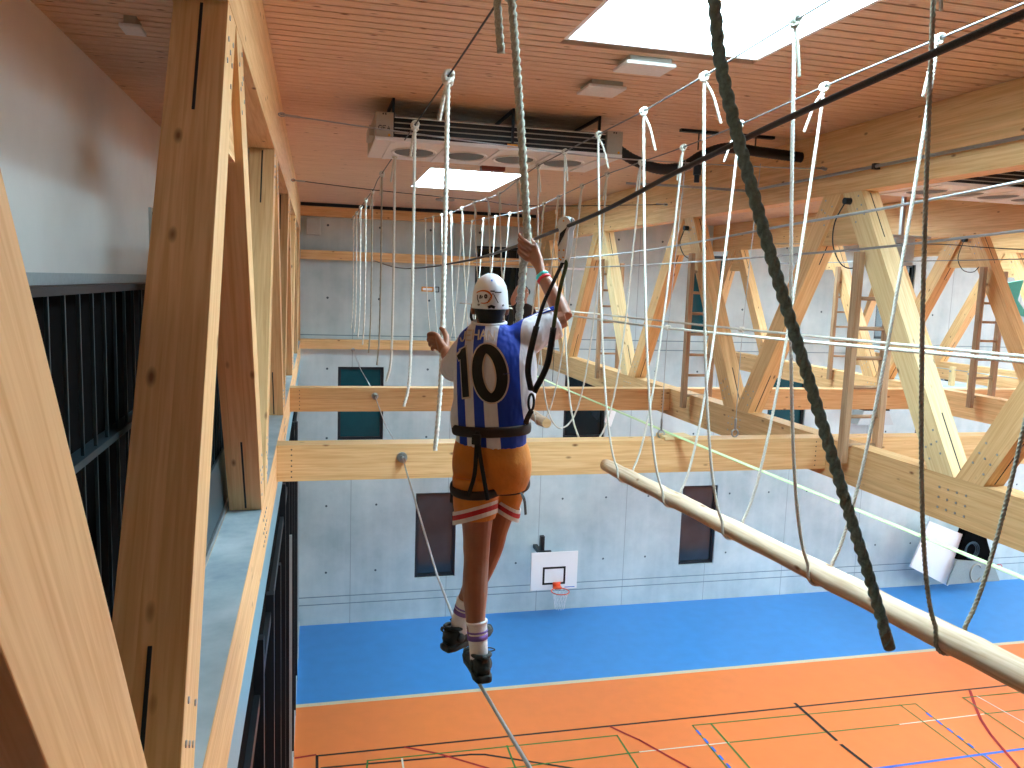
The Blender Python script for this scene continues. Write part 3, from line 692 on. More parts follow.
make_log('long bare log hanging across the lower right in white rope loops', *LOG1, 1)
make_log('bare log hanging behind the climber, only its round end beside the jersey', *LOG2, 2)
def logz(y):
    for a, b in (LOG1, LOG2):
        if a[1] < y < b[1]: return a[2] + (b[2] - a[2]) * (y - a[1]) / (b[1] - a[1])
    return None
grp = 'white rope loops between the two overhead cables'
yl = [2.87, 3.83, 4.81, 5.77, 6.76, 7.72, 8.69, 9.62, 10.6, 11.3, 12.3, 13.4, 14.5, 15.6, 16.8, 18.0]
for i, yy in enumerate(yl):
    R = .0102; zb_, zc_ = zB(yy), zC(yy)
    on = logz(yy) is not None and i not in (5, 6)
    yy2 = yy - (.05 if i < 3 else -.05 if i < 7 else .0)
    A, B = Vector((XB, yy, zb_)), Vector((XC, yy2, zc_))
    xb = 2.77 if on else (XB + XC) / 2 - .01
    bot = (logz(yy) - LR - R) if on else -1.62
    rr = (LR + R * .75) if on else 0
    if on: bot = logz(yy)
    def arm(K, side):
        w = abs(K.x - xb); dz = K.z - bot; a = .1; out = []
        if on:
            for k in range(41):
                t = 1 - (k / 40) ** .8; x = max(rr, w * t ** .42); out.append(Vector((xb + side * x, K.y + (yy - K.y) * (1 - t), bot + dz * t)))
            return out
        for _ in range(60): a = w / math.acosh(dz / a + 1)
        for k in range(41):
            t = k / 40; x = w * (1 - t) ** 1.6; out.append(Vector((xb + side * x, K.y, bot + a * (math.cosh(x / a) - 1))))
        return out
    la, ra = arm(A, -1), arm(B, 1)
    if on:
        zl = logz(yy)
        la = [p for p in la if p.z > zl + .01]; ra = [p for p in ra if p.z > zl + .01]
        arc = [Vector((xb + rr * math.cos(t), yy, zl + rr * math.sin(t))) for t in [PI + PI * q / 14 for q in range(15)]]
        path = la + arc + ra[::-1]
    else: path = la + ra[::-1][1:]
    near = i < 5
    o = link('rope_loop', rope_geo(path, R, step=None if near else R * 2.6, n=18 if near else 7), ROPEG if i == 0 else ROPEW, smooth=True)
    lab = 'rope loop holding the long hanging log, %s from the camera' % ordinal(i) if i < 5 else ('free white rope loop sagging just beyond the long log, %s of two' % ('nearer', 'farther')[i - 5] if i < 7 else 'white rope loop behind the climber, %s from the camera past the long log' % ordinal(i - 5))
    tag(o, lab, 'rope', grp)
    rnd = random.Random(i)
    tl = .26 if i < 8 else .2
    add_knot(o, A, R * .88, ROPEW if i != 1 else ROPEG, i, tail=(tl, .09 + .03 * rnd.random() if i in (2, 3, 4) else .03, -.03))
    add_knot(o, B, R * .88, ROPEW, i + 30, tail=(tl, -.09 if i in (2, 3) else -.02, .05))

# ================================================================== WOODEN LADDERS
def make_ladder(label, x0, x1, y, zt, zb, pitch=.3):
    r = root('wooden_ladder', label, 'ladder', ((x0 + x1) / 2, y, zb), 'wooden ladders hung in the trusses')
    for k, x in enumerate((x0, x1)): link('stile', G().box(x - .035, x + .035, y - .045, y + .045, zb, zt + (.02 if k else .08)), LADDERW, r, frame((x, y, zb), (0, 0, 1), (1, 0, 0)), bevel=.006)
    z = zb + .18; n = 0
    while z < zt - .1:
        link('rung', G().tube([(x0 + .03, y, z), (x1 - .03, y, z)], .02, 8), LADDERW, r, frame((x0, y, z), (1, 0, 0)), smooth=True); z += pitch
make_ladder('tall wooden ladder in the right foreground truss, beside the pale leaning post', 5.26, 5.66, 7.06, .36, -1.70)
make_ladder('wooden ladder in the middle of the right truss, left of the dark rope', 5.26, 5.66, 10.76, .45, -1.71)
make_ladder('narrow looking wooden ladder farthest away behind the white loops', 5.26, 5.66, 14.5, .45, -1.73)
make_ladder('dark wooden ladder in the second truss, behind the tall foreground ladder', 10.26, 10.66, 14.4, .5, -1.71)
make_ladder('dark wooden ladder at the right edge in the second truss', 10.26, 10.66, 10.72, .45, -1.72)

# ================================================================== FAR WALL FITTINGS
r = root('basketball_hoop', 'white basketball backboard with orange ring low on the far wall', 'basketball hoop', (6.0, 19.0, -7.75))
bl, br = 5.37, 6.61; bt, bb = -6.745, -7.74
link('backboard', G().box(bl, br, 19.0, 19.04, bb, bt), BOARDW, r, bevel=.006)
g = G(); u0, u1, v0, v1 = bl + .25 * 1.24, bl + .74 * 1.24, bt - .86 * .995, bt - .39 * .995; t = .05
for (a, b, c, d_) in ((u0, u0 + t, v0, v1), (u1 - t, u1, v0, v1), (u0 + t, u1 - t, v1 - t, v1), (u0 + t, u1 - t, v0, v0 + t)): g.box(a, b, 18.993, 19.0, c, d_)
link('target_square', g, JBLACK, r)
link('small_print', G().box(br - .33, br - .06, 18.996, 19.0, bb + .04, bb + .06), PRINT_B, r)
cx, cy, cz = 6.06, 18.66, -7.66
g = G().tube([(cx + .225 * math.cos(a), cy + .225 * math.sin(a), cz) for a in [2 * PI * q / 32 for q in range(32)]], .013, 8, closed=True)
g.box(cx - .1, cx + .1, 18.86, 18.99, cz - .03, cz + .03); g.box(cx - .1, cx + .1, 18.97, 18.995, cz - .03, cz + .12)
link('ring', g, HOOPO, r, smooth=True)
g = G()
for k in range(12):
    for s in (-1, 1):
        g.tube([(cx + (.22 - .10 * t ** .6) * math.cos(2 * PI * k / 12 + s * t * 1.0), cy + (.22 - .10 * t ** .6) * math.sin(2 * PI * k / 12 + s * t * 1.0), cz - .45 * t) for t in [q / 8 for q in range(9)]], .004, 5)
link('net', g, NETW, r)
link('wall_arm', G().box(5.68, 5.79, 19.04, 20, -6.95, -6.85).box(5.68, 5.79, 19.3, 19.42, -7.3, -6.42).box(5.58, 5.9, 19.04, 19.1, -6.8, -6.72), STEELDARK, r)

def tilted_rect(pix, Y, th):  # a board standing parallel to the far wall
    P = [at(x, y, Y=Y) for x, y in pix]; return G().prism(P, (0, th, 0))
r = root('equipment_box', 'grey box with round handle and dark open top at the far right wall', 'box', (19.2, 19.4, FLOOR))
bx = [at(947, 585, Y=19.25), at(1000, 581, Y=19.25), at(993, 562, Y=19.25), at(957, 560, Y=19.25)]
link('front_panel', G().prism(bx, (0, .05, 0)), plain('grey box front', (140, 150, 150), .6), r, bevel=.01)
dk = [at(957, 559.5, Y=19.3), at(993, 562, Y=19.3), at(986, 536, Y=19.3), at(967, 530, Y=19.3)]
link('dark_opening', G().prism(dk, (0, .3, 0)), BLACKPANEL, r)
c = at(976, 573, Y=19.24); link('ring_handle', G().tube([c + Vector((.2 * math.cos(a), 0, .27 * math.sin(a))) for a in [PI * .2 + PI * 1.6 * q / 20 for q in range(21)]], .02, 8), GREY_METAL, r)
c = at(971, 550, Y=19.25); g = G()
for q in range(3): g.tube([c + Vector(((.17 + .04 * q) * math.cos(a), -.02 * q, (.2 + .03 * q) * math.sin(a))) for a in [2 * PI * k / 20 for k in range(20)]], .014, 6, closed=True)
link('hose_coil', g, STEELBLUE, r)
c = at(999, 567, Y=19.3); link('red_ring', G().tube([c + Vector((.11 * math.cos(a), 0, .08 * math.sin(a))) for a in [2 * PI * k / 20 for k in range(20)]], .012, 6, closed=True), BAND_RED, r)
tag(link('leaning_board', tilted_rect([(929.6, 521), (967, 536), (948, 586), (910.4, 567)], 19.4, .05), BOARDW, bevel=.006), 'large white board leaning askew left of the grey box by the far wall', 'board')
tag(link('leaning_board', tilted_rect([(607.5, 409), (616.5, 411), (611, 427), (604.5, 422)], 19.6, .04), BOARDW, bevel=.006), 'small white tilted board high on the far wall, seen behind the white loops', 'board')
o = link('wall_box', tilted_rect([(857, 425), (894, 425), (889, 411), (864, 411)], 19.5, .4), GREYTRIM, bevel=.01); tag(o, 'grey box high on the far wall behind the tall wooden ladder', 'box')
link('dark_top', tilted_rect([(864, 410.8), (890, 410.8), (888, 406), (868, 406)], 19.55, .3), BLACKPANEL, o)
r = root('wall_sign', 'small orange and black framed sign on the far wall behind the ropes', 'sign', (2.75, 19.98, -.26))
g = G(); x0, x1, z0, z1 = 2.56, 2.86, -.25, -.13
for q in ((x0, x1, z1 - .03, z1), (x0, x1, z0, z0 + .03), (x0, x0 + .03, z0 + .03, z1 - .03), (x1 - .03, x1, z0 + .03, z1 - .03)): g.box(q[0], q[1], 19.97, 20, q[2], q[3])
link('orange_frame', g, ORANGE_TAG, r); link('pale_panel', G().box(x0 + .03, x1 - .03, 19.985, 20, z0 + .03, z1 - .03), BOARDW, r)
g = G()
for q in ((2.88, 2.9, -.26, -.12), (2.98, 3.0, -.26, -.12), (2.9, 2.98, -.14, -.12), (2.9, 2.98, -.26, -.24)): g.box(q[0], q[1], 19.97, 20, q[2], q[3])
link('black_frame', g, JBLACK, r)
tag(link('wall_pipe', G().tube([(2.7, 19.9, .455), (7.4, 19.9, .455)], .035, 10), WHITE_METAL, smooth=True), 'thin white pipe along the middle wall beam behind the climber', 'pipe')
tag(link('wall_box', G().box(-.2, .12, 19.85, 20, 1.0, 1.4), GREYTRIM, bevel=.01), 'grey box on the far wall under the ceiling beam, left corner', 'box')
# peg bridge posts in front of the farthest truss, turquoise panel
for i, yy in enumerate((15.15, 14.62, 14.05)):
    o = link('bridge_post', G().box(13.9, 14.0, yy - .05, yy + .05, -1.93, -1.5), SPRUCE_PALE_AND_LIT, fr=frame((13.95, yy, -1.93), (0, 0, 1), (1, 0, 0)), bevel=.006)
    tag(o, 'short pale wooden post on the far walkway at right, %s from the left' % ordinal(i), 'post', 'short posts of the far walkway')
    link('bolt', G().disc((13.9, yy, -1.6), (-1, 0, 0), .02, .03, 8), STEEL, o)
cable('thin line through the short wooden posts of the far walkway', [(13.95, 17, -1.58), (13.95, 13.2, -1.55)], .01, STEEL, 'post_line')
tag(link('walkway', G().box(13.2, 14.6, 12.5, 17.5, -1.99, -1.93), DUST, bevel=.004), 'grey walkway boards under the short pale posts at right', 'walkway')
tag(link('side_panel', G().prism([at(1007, 283, Y=12), at(1024, 280, Y=12), at(1018, 300, Y=12), at(1030, 318, Y=12), at(1010, 312, Y=12)], (0, .08, 0)), TEAL, bevel=.005), 'turquoise panel at the right edge between the far trusses', 'panel')
o = link('ceiling_speaker', G().box(9.0, 9.35, 11.2, 11.5, .52, .95).box(8.75, 9.6, 11.15, 11.22, .95, .99), GREYTRIM, bevel=.01); tag(o, 'grey box hung below the beam behind the pale leaning post', 'speaker'); 
link('hanger', G().box(9.15, 9.2, 11.3, 11.36, .99, CEIL), STEEL, o)
for lab, X, pts in (('thin dark wire drooping in the nearest peak of the right truss', 5.3, [(846, 201), (835, 222), (833, 245), (841, 264), (853, 268), (860, 258)]), ('thin dark wire drooping in the middle peak of the right truss', 5.3, [(685, 228), (680, 243), (684, 255), (692, 260)]), ('thin dark wire drooping in the peak of the second truss', 10.3, [(964, 240), (958, 258), (963, 270), (973, 272), (979, 267)])):
    cable(lab, [at(x, y, X=X) for x, y in pts], .007, CABLE_DARK, 'hanging_wire', 'drooping wires in the truss peaks')
    link('bracket', G().disc(at(pts[0][0], pts[0][1], X=X) + Vector((.05, 0, 0)), (-1, 0, 0), .035, .07, 10), STEELDARK, bpy.data.objects[[o.name for o in COL.objects if o.name.startswith('hanging_wire')][-1]])
# ================================================================== PEOPLE
def fuse(name, g, mats, parent, voxel=.006, fr=None, smooth_it=4, **props):
    """one continuous skin grown round the given closed shapes"""
    o = link(name + '_raw', g, mats, None, fr)
    m = o.modifiers.new('r', 'REMESH'); m.mode = 'VOXEL'; m.voxel_size = voxel; m.use_smooth_shade = True
    s = o.modifiers.new('s', 'SMOOTH'); s.factor = .5; s.iterations = smooth_it
    bpy.context.view_layer.update()
    dg = bpy.context.evaluated_depsgraph_get()
    me = bpy.data.meshes.new_from_object(o.evaluated_get(dg), depsgraph=dg); me.name = name
    me.materials.clear()
    for mm in (mats if isinstance(mats, (list, tuple)) else [mats]): me.materials.append(mm)
    for p in me.polygons: p.material_index = 0; p.use_smooth = True
    fr = WM[o.name].copy(); bpy.data.objects.remove(o)
    o = bpy.data.objects.new(name, me); COL.objects.link(o)
    if parent is not None: o.parent = parent; o.matrix_basis = WM[parent.name].inverted() @ fr
    else: o.matrix_basis = fr
    WM[o.name] = fr
    for k, v in props.items(): o[k] = v
    return o
def ering(c, a, b, yaw, n=28, tilt=(0, 0)):
    c = Vector(c); r = Vector((math.cos(yaw), math.sin(yaw), tilt[0])); f = Vector((-math.sin(yaw), math.cos(yaw), tilt[1]))
    return [c + r * (a * math.cos(2 * PI * k / n)) + f * (b * math.sin(2 * PI * k / n)) for k in range(n)]
def eloft(g, rows, yaw, n=28):
    """rows: (x, y, z, a, b); smooth in between"""
    P = []
    for i in range(len(rows) - 1):
        p0, p1, p2, p3 = rows[max(i - 1, 0)], rows[i], rows[i + 1], rows[min(i + 2, len(rows) - 1)]
        for k in range(4):
            t = k / 4
            P.append([.5 * (2 * b + (c - a) * t + (2 * a - 5 * b + 4 * c - d) * t * t + (3 * b - a - 3 * c + d) * t ** 3) for a, b, c, d in zip(p0, p1, p2, p3)])
    P.append(list(rows[-1]))
    return g.rings([ering(q[:3], q[3], q[4], yaw, n) for q in P])
def limb(g, pts, rad, n=14):
    k = 6; P = spline(pts, k); R = []
    for i in range(len(P)):
        t = i / k; j = min(int(t), len(rad) - 2); f = t - j; f = f * f * (3 - 2 * f); R.append(rad[j] * (1 - f) + rad[j + 1] * f)
    return g.tube(P, R, n)

# ---- the climber
YW, HD = math.radians(-30), math.radians(-9)
RT = Vector((math.cos(YW), math.sin(YW), 0)); FW = Vector((-math.sin(YW), math.cos(YW), 0))
HRT = Vector((math.cos(HD), math.sin(HD), 0)); HFW = Vector((-math.sin(HD), math.cos(HD), 0)); UP = Vector((0, 0, 1))
PR = root('person', 'climber in white helmet, striped jersey 10 and orange shorts, balancing on the steel cable', 'person', FOOT)
WR = Vector((1.012, 3.60, .05)); HC = Vector((.757, 3.515, -.062))
b = G()
eloft(b, [(.765, 3.41, -.86, .12, .09), (.76, 3.41, -.74, .145, .105), (.757, 3.415, -.62, .128, .09), (.768, 3.43, -.48, .145, .095), (.772, 3.45, -.36, .155, .098), (.772, 3.46, -.27, .15, .085), (.76, 3.475, -.21, .10, .065), (.75, 3.485, -.18, .06, .055)], YW)
limb(b, [(.752, 3.48, -.25), (.75, 3.49, -.18), (.755, 3.505, -.11)], [.062, .054, .054])
b.ball(HC + Vector((0, 0, -.02)), .073, .094, .10, 10, ax=(HRT, HFW, UP)); b.ball(HC + HFW * .035 + UP * -.085, .052, .058, .05, 8, ax=(HRT, HFW, UP))
b.ball(HC + HFW * .098 + UP * -.04, .012, .016, .024, 6, ax=(HRT, HFW, UP)); b.ball(HC + HFW * .088 + UP * -.088, .024, .012, .008, 6, ax=(HRT, HFW, UP))
for s in (-1, 1): b.ball(HC + HRT * (.076 * s) + UP * -.05 - HFW * .005, .010, .02, .03, 6, ax=(HRT, HFW, UP))
# raised right arm, hand closed about the thick rope
limb(b, [(.885, 3.41, -.265), (.95, 3.43, -.215), (1.02, 3.45, -.168), (1.082, 3.45, -.142)], [.058, .054, .047, .041])
limb(b, [(1.082, 3.45, -.142), (1.068, 3.49, -.09), (1.04, 3.55, -.01), WR], [.041, .043, .035, .025])
for i in range(4):
    K = Vector((1.006 - .008 * i, 3.699 - .004 * i, .182 - .0215 * i)); L = (.9, 1.0, .95, .78)[i]
    limb(b, [WR, (WR + K) / 2 + Vector((.005, -.009, 0)), K], [.023, .0155, .0115], 10)
    a0 = math.atan2(K.y - HR.y, K.x - HR.x)
    arc = [Vector((HR.x + .0365 * math.cos(a), HR.y + .0365 * math.sin(a), K.z + .0125 * L * q)) for q, a in enumerate([a0 - .30 - .52 * q * L for q in range(6)])]
    limb(b, [K] + arc, [.0115, .0096, .0096, .0088, .0085, .0080, .0070], 10)
limb(b, [WR + Vector((.004, .02, .02)), (1.022, 3.67, .10), (1.02, 3.725, .165), (1.006, 3.762, .205), (.985, 3.778, .228)], [.018, .0165, .0135, .012, .010], 10)
# left arm reaching forward
limb(b, [(.66, 3.52, -.29), (.638, 3.555, -.335), (.618, 3.60, -.372)], [.054, .05, .042])
limb(b, [(.618, 3.60, -.372), (.614, 3.66, -.362), (.612, 3.73, -.345), (.606, 3.79, -.325)], [.042, .04, .034, .026])
WL = Vector((.606, 3.79, -.325))
for i in range(4):
    K = Vector((.576 + .004 * i, 3.858 - .004 * i, -.258 - .021 * i)); L = (.9, 1, .94, .76)[i]
    limb(b, [WL, (WL + K) / 2 + Vector((-.004, -.004, 0)), K], [.025, .0185, .0135], 10)
    limb(b, [K, K + Vector((-.022, .018, .010)) * L, K + Vector((-.04, .042, .004)) * L, K + Vector((-.038, .062, -.012)) * L], [.0135, .0115, .0105, .0085], 10)
limb(b, [WL + Vector((.004, .012, .012)), (.618, 3.845, -.268), (.612, 3.885, -.238), (.596, 3.91, -.222)], [.018, .016, .013, .0095], 10)
# legs and feet
limb(b, [(.70, 3.40, -.80), (.70, 3.385, -.98), (.698, 3.37, -1.14), (.698, 3.365, -1.22), (.690, 3.335, -1.33), (.692, 3.31, -1.47), (.706, 3.292, -1.62)], [.088, .072, .060, .056, .0565, .043, .036], 18)
limb(b, [(.83, 3.43, -.80), (.825, 3.46, -.98), (.81, 3.51, -1.14), (.80, 3.525, -1.215), (.755, 3.535, -1.33), (.70, 3.55, -1.46), (.668, 3.56, -1.61)], [.086, .070, .058, .055, .056, .043, .036], 18)
limb(b, [(.712, 3.28, -1.65), (.712, 3.38, -1.675), (.71, 3.46, -1.69)], [.032, .03, .02], 10); limb(b, [(.655, 3.555, -1.63), (.72, 3.595, -1.66), (.79, 3.64, -1.67)], [.032, .03, .02], 10)
fuse('body', b, SKIN, PR, .0036, smooth_it=2)
for s in (-1, 1):
    link('eye', G().ball(HC + HRT * (.03 * s) + HFW * .083 + UP * -.025, .012, n=6), BOARDW, PR, smooth=True)
    link('eyebrow', G().obox(HC + HRT * (.03 * s) + HFW * .094 + UP * -.004, HRT, HFW, UP, .016, .004, .003), HAIR, PR)
hg = G(); hg.ball(HC - HFW * .018 + UP * -.035, .0735, .086, .088, 10, ax=(HRT, HFW, UP)); hg.ball(HC - HFW * .05 + UP * -.085, .058, .045, .045, 8, ax=(HRT, HFW, UP))
fuse('hair', hg, HAIR, PR, .006)

# helmet
hm = G(); rows = []
prof = [(-.048, 1.045), (-.044, 1.06), (-.03, 1.03), (0, 1.0), (.03, .965), (.055, .875), (.075, .74), (.09, .58), (.101, .37), (.107, .15)]
for z, k in prof: rows.append([HC + HRT * (.079 * k * math.cos(2 * PI * q / 40)) + HFW * (.108 * k * math.sin(2 * PI * q / 40)) + UP * z for q in range(40)])
hm.rings(rows)
hel = link('helmet', hm, HELMET, PR, smooth=True, label='white climbing helmet with orange logo')
def hsurf(u, v, off=.002):
    import bisect
    k = prof[-1][1]
    for (z0, k0), (z1, k1) in zip(prof, prof[1:]):
        if z0 <= v <= z1: k = k0 + (k1 - k0) * (v - z0) / (z1 - z0)
    a, d = .079 * k, .108 * k; c = math.sqrt(max(.02, 1 - (u / a) ** 2))
    p = HC + HRT * u - HFW * (d * c) + UP * v
    nrm = (HRT * (u / a ** 2) - HFW * (c / d) + UP * (.35 * v / .107 ** 2 * .1)).normalized()
    return p + nrm * off, nrm
def strip(g, pts, w, surf, off=.002, th=.002):
    """a thin printed or sewn strip lying on a surface"""
    S = [surf(u, v, off) for u, v in pts]
    L = []
    for i, (p, nn) in enumerate(S):
        t = (S[min(i + 1, len(S) - 1)][0] - S[max(i - 1, 0)][0]).normalized(); s = nn.cross(t).normalized(); ww = w[i] if isinstance(w, (list, tuple)) else w
        L.append([p - s * ww / 2, p + s * ww / 2, p + s * ww / 2 + nn * th, p - s * ww / 2 + nn * th])
    return g.rings(L)
def poly(pts, n=5):
    out = []
    for a, c in zip(pts, pts[1:]): out += [(a[0] + (c[0] - a[0]) * q / n, a[1] + (c[1] - a[1]) * q / n) for q in range(n)]
    return out + [pts[-1]]
g = strip(G(), [(-.034 + .033 * math.cos(a), .005 + .026 * math.sin(a)) for a in [PI * .8 - PI * 1.0 * q / 12 for q in range(13)]], [.003 + .005 * math.sin(PI * q / 12) for q in range(13)], hsurf)
strip(g, [(-.034 + .031 * math.cos(a), .003 + .026 * math.sin(a)) for a in [-.25 - 1.6 * q / 10 for q in range(11)]], [.003 + .002 * math.sin(PI * q / 10) for q in range(11)], hsurf)
link('orange_emblem', g, LOGO_O, hel)
g = strip(G(), poly([(-.058, .012), (-.057, -.006), (-.052, -.02)]), .004, hsurf); strip(g, poly([(-.045, .012), (-.048, -.004)]), .007, hsurf); strip(g, poly([(-.038, .008), (-.041, -.002)]), .005, hsurf)
strip(g, [(-.024 + .004 * math.cos(a), .007 + .007 * math.sin(a)) for a in [2 * PI * q / 12 for q in range(13)]], .006, hsurf)
strip(g, poly([(-.018, -.022), (.005, .022), (.028, -.02)], 6), .003, hsurf); strip(g, poly([(-.006, .03), (.012, .03)]), .006, hsurf); strip(g, poly([(.012, .026), (.04, .026)]), .005, hsurf)
strip(g, [(-.052 + .003 * math.cos(a), -.03 + .003 * math.sin(a)) for a in [2 * PI * q / 8 for q in range(9)]], .003, hsurf); strip(g, [(.05 + .003 * math.cos(a), -.03 + .003 * math.sin(a)) for a in [2 * PI * q / 8 for q in range(9)]], .003, hsurf)
link('printed_marks', g, DKGREY, hel)
link('blue_mark', strip(G(), poly([(0, .072), (0, .08)]), .006, hsurf), PRINT_B, hel)
link('nape_notch', strip(G(), poly([(-.014, -.04), (0, -.034), (.014, -.04)]), .012, hsurf), RUBBER, hel)
for s in (-1, 1): link('chin_strap', G().tube(spline([HC + HRT * (.080 * s) + UP * -.045, HC + HRT * (.078 * s) + HFW * .03 + UP * -.1, HC + HRT * (.02 * s) + HFW * .055 + UP * -.14, HC + HFW * .06 + UP * -.142], 5), .006, 6), STRAP, hel)

# jersey
JR = [(.757, 3.405, -.70, .160, .125), (.756, 3.405, -.655, .158, .12), (.757, 3.408, -.60, .168, .125), (.768, 3.42, -.50, .184, .132), (.772, 3.435, -.40, .188, .132), (.772, 3.45, -.31, .186, .122), (.766, 3.465, -.25, .168, .105), (.758, 3.475, -.21, .13, .085), (.75, 3.485, -.175, .075, .066)]
def jring(z):
    if z <= JR[0][2]: return JR[0]
    for p, q in zip(JR, JR[1:]):
        if p[2] <= z <= q[2]: t = (z - p[2]) / (q[2] - p[2]); return tuple(a + (c - a) * t for a, c in zip(p, q))
    return JR[-1]
def jsurf(u, z, off=.006, extra=0):
    u = u - .12 * (z + .42)
    x, y, _, a, d = jring(z); a += extra; d += extra; c = math.sqrt(max(.03, 1 - (u / a) ** 2))
    n = (RT * (u / a ** 2) - FW * (c / d)).normalized()
    if z > -.31: n = (n + UP * (.9 * (z + .31) / .12)).normalized()
    return Vector((x, y, z)) + RT * u - FW * (d * c) + n * off, n
j = G(); eloft(j, JR, YW, 40)
limb(j, [(.80, 3.44, -.30), (.90, 3.425, -.235), (.965, 3.435, -.20), (1.035, 3.45, -.165)], [.085, .082, .076, .072], 18)
limb(j, [(.72, 3.49, -.30), (.66, 3.515, -.315), (.632, 3.555, -.355), (.617, 3.605, -.385)], [.085, .078, .068, .062], 18)
# cloth hanging loose at the left side
limb(j, [(.635, 3.46, -.50), (.622, 3.45, -.575), (.618, 3.44, -.635)], [.04, .042, .035])
mj, nt, bs = newmat('striped jersey cloth')
tc = N(nt, 'ShaderNodeTexCoord'); sp = N(nt, 'ShaderNodeSeparateXYZ'); nt.links.new(tc.outputs['Object'], sp.inputs[0])
mr = N(nt, 'ShaderNodeMapRange'); mr.inputs['From Min'].default_value = -.25; mr.inputs['From Max'].default_value = .25; nt.links.new(math_n(nt, 'ADD', sp.outputs[0], math_n(nt, 'MULTIPLY', math_n(nt, 'SUBTRACT', sp.outputs[2], .28), .12)), mr.inputs['Value'])
W_, B_ = lin((216, 216, 224)), lin((24, 62, 176))
cr_ = ramp(nt, mr.outputs[0], [((u + .25) / .5, c) for u, c in ((-.25, W_), (-.150, B_), (-.105, W_), (-.06, B_), (-.012, W_), (.045, B_), (.14, W_))], 'CONSTANT')
nt.links.new(cr_, bs.inputs['Base Color']); bs.inputs['Roughness'].default_value = .6; bs.inputs['Specular IOR Level'].default_value = .3
nz = N(nt, 'ShaderNodeTexNoise'); nz.inputs['Scale'].default_value = 9; nz.inputs['Detail'].default_value = 2; mp = N(nt, 'ShaderNodeMapping'); mp.inputs['Scale'].default_value = (1.6, 1.6, .7); mp.inputs['Rotation'].default_value = (0, .5, 0)
nt.links.new(tc.outputs['Object'], mp.inputs[0]); nt.links.new(mp.outputs[0], nz.inputs['Vector']); bp = N(nt, 'ShaderNodeBump'); bp.inputs['Strength'].default_value = .8; bp.inputs['Distance'].default_value = .03
nt.links.new(nz.outputs[0], bp.inputs['Height']); nt.links.new(bp.outputs[0], bs.inputs['Normal'])
jer = fuse('jersey', j, mj, PR, .007, fr=frame((.77, 3.43, -.70), RT), smooth_it=3, label='blue and white striped football jersey with number 10')
# number 10, outlined
def num(off, dw):
    g = G()
    strip(g, [(.022 + (.052) * math.cos(a), -.378 + .100 * math.sin(a)) for a in [2 * PI * q / 40 for q in range(41)]], [.040 + dw + .008 * abs(math.cos(2 * PI * q / 40)) for q in range(41)], jsurf, off, .002)
    strip(g, poly([(-.092, -.285 + dw / 2), (-.092, -.485 - dw / 2)], 14), .036 + dw, jsurf, off, .002)
    strip(g, poly([(-.092, -.30 + dw * .2), (-.122 - dw / 2, -.325)], 4), .024 + dw, jsurf, off, .002)
    return g
link('number_outline', num(.006, .014), JCREAM, jer); link('number', num(.009, 0), JBLACK, jer)
g = G(); u = -.135
for i, ch in enumerate('JEHAN'):
    x0 = -.105 + .034 * i; base = -.255 + (.0, .006, .010, .012, .010)[i]
    for st in letter_strokes(ch): strip(g, poly([(x0 + .026 * a + .010 * c, base + .040 * c) for a, c in st], 4), .0065, jsurf, .007, .002)
link('name_print', g, JCREAM, jer)
cl = G().tube([Vector((.75, 3.487, -.172)) + RT * (.074 * math.cos(a)) + FW * (.066 * math.sin(a)) + UP * (.008 * math.sin(a)) for a in [2 * PI * q / 32 for q in range(32)]], .0075, 8, closed=True)
link('collar', cl, JWHITE, jer, smooth=True)
for k in (0, 1):
    path = spline([(.822, 3.44 + .03 * k - .015, -.200 + .004 * k), (.90, 3.425 + .03 * k, -.158 + .006 * k), (.965, 3.415 + .03 * k, -.126 + .006 * k), (1.03, 3.41 + .032 * k, -.099 + .005 * k)], 6)
    link('sleeve_stripe', G().tube(path, .01, 8, flat=(.0085, .004, (0, 1, -.6))), JBLUE, jer, smooth=True)
c0, c1 = Vector((1.022, 3.45, -.172)), Vector((1.04, 3.45, -.163)); link('sleeve_cuff', G().tube([c0, c1], .0745, 20), JWHITE, jer, smooth=True)
c0, c1 = Vector((.617, 3.595, -.381)), Vector((.6145, 3.612, -.388)); link('sleeve_cuff', G().tube([c0, c1], .0645, 20), JWHITE, jer, smooth=True)

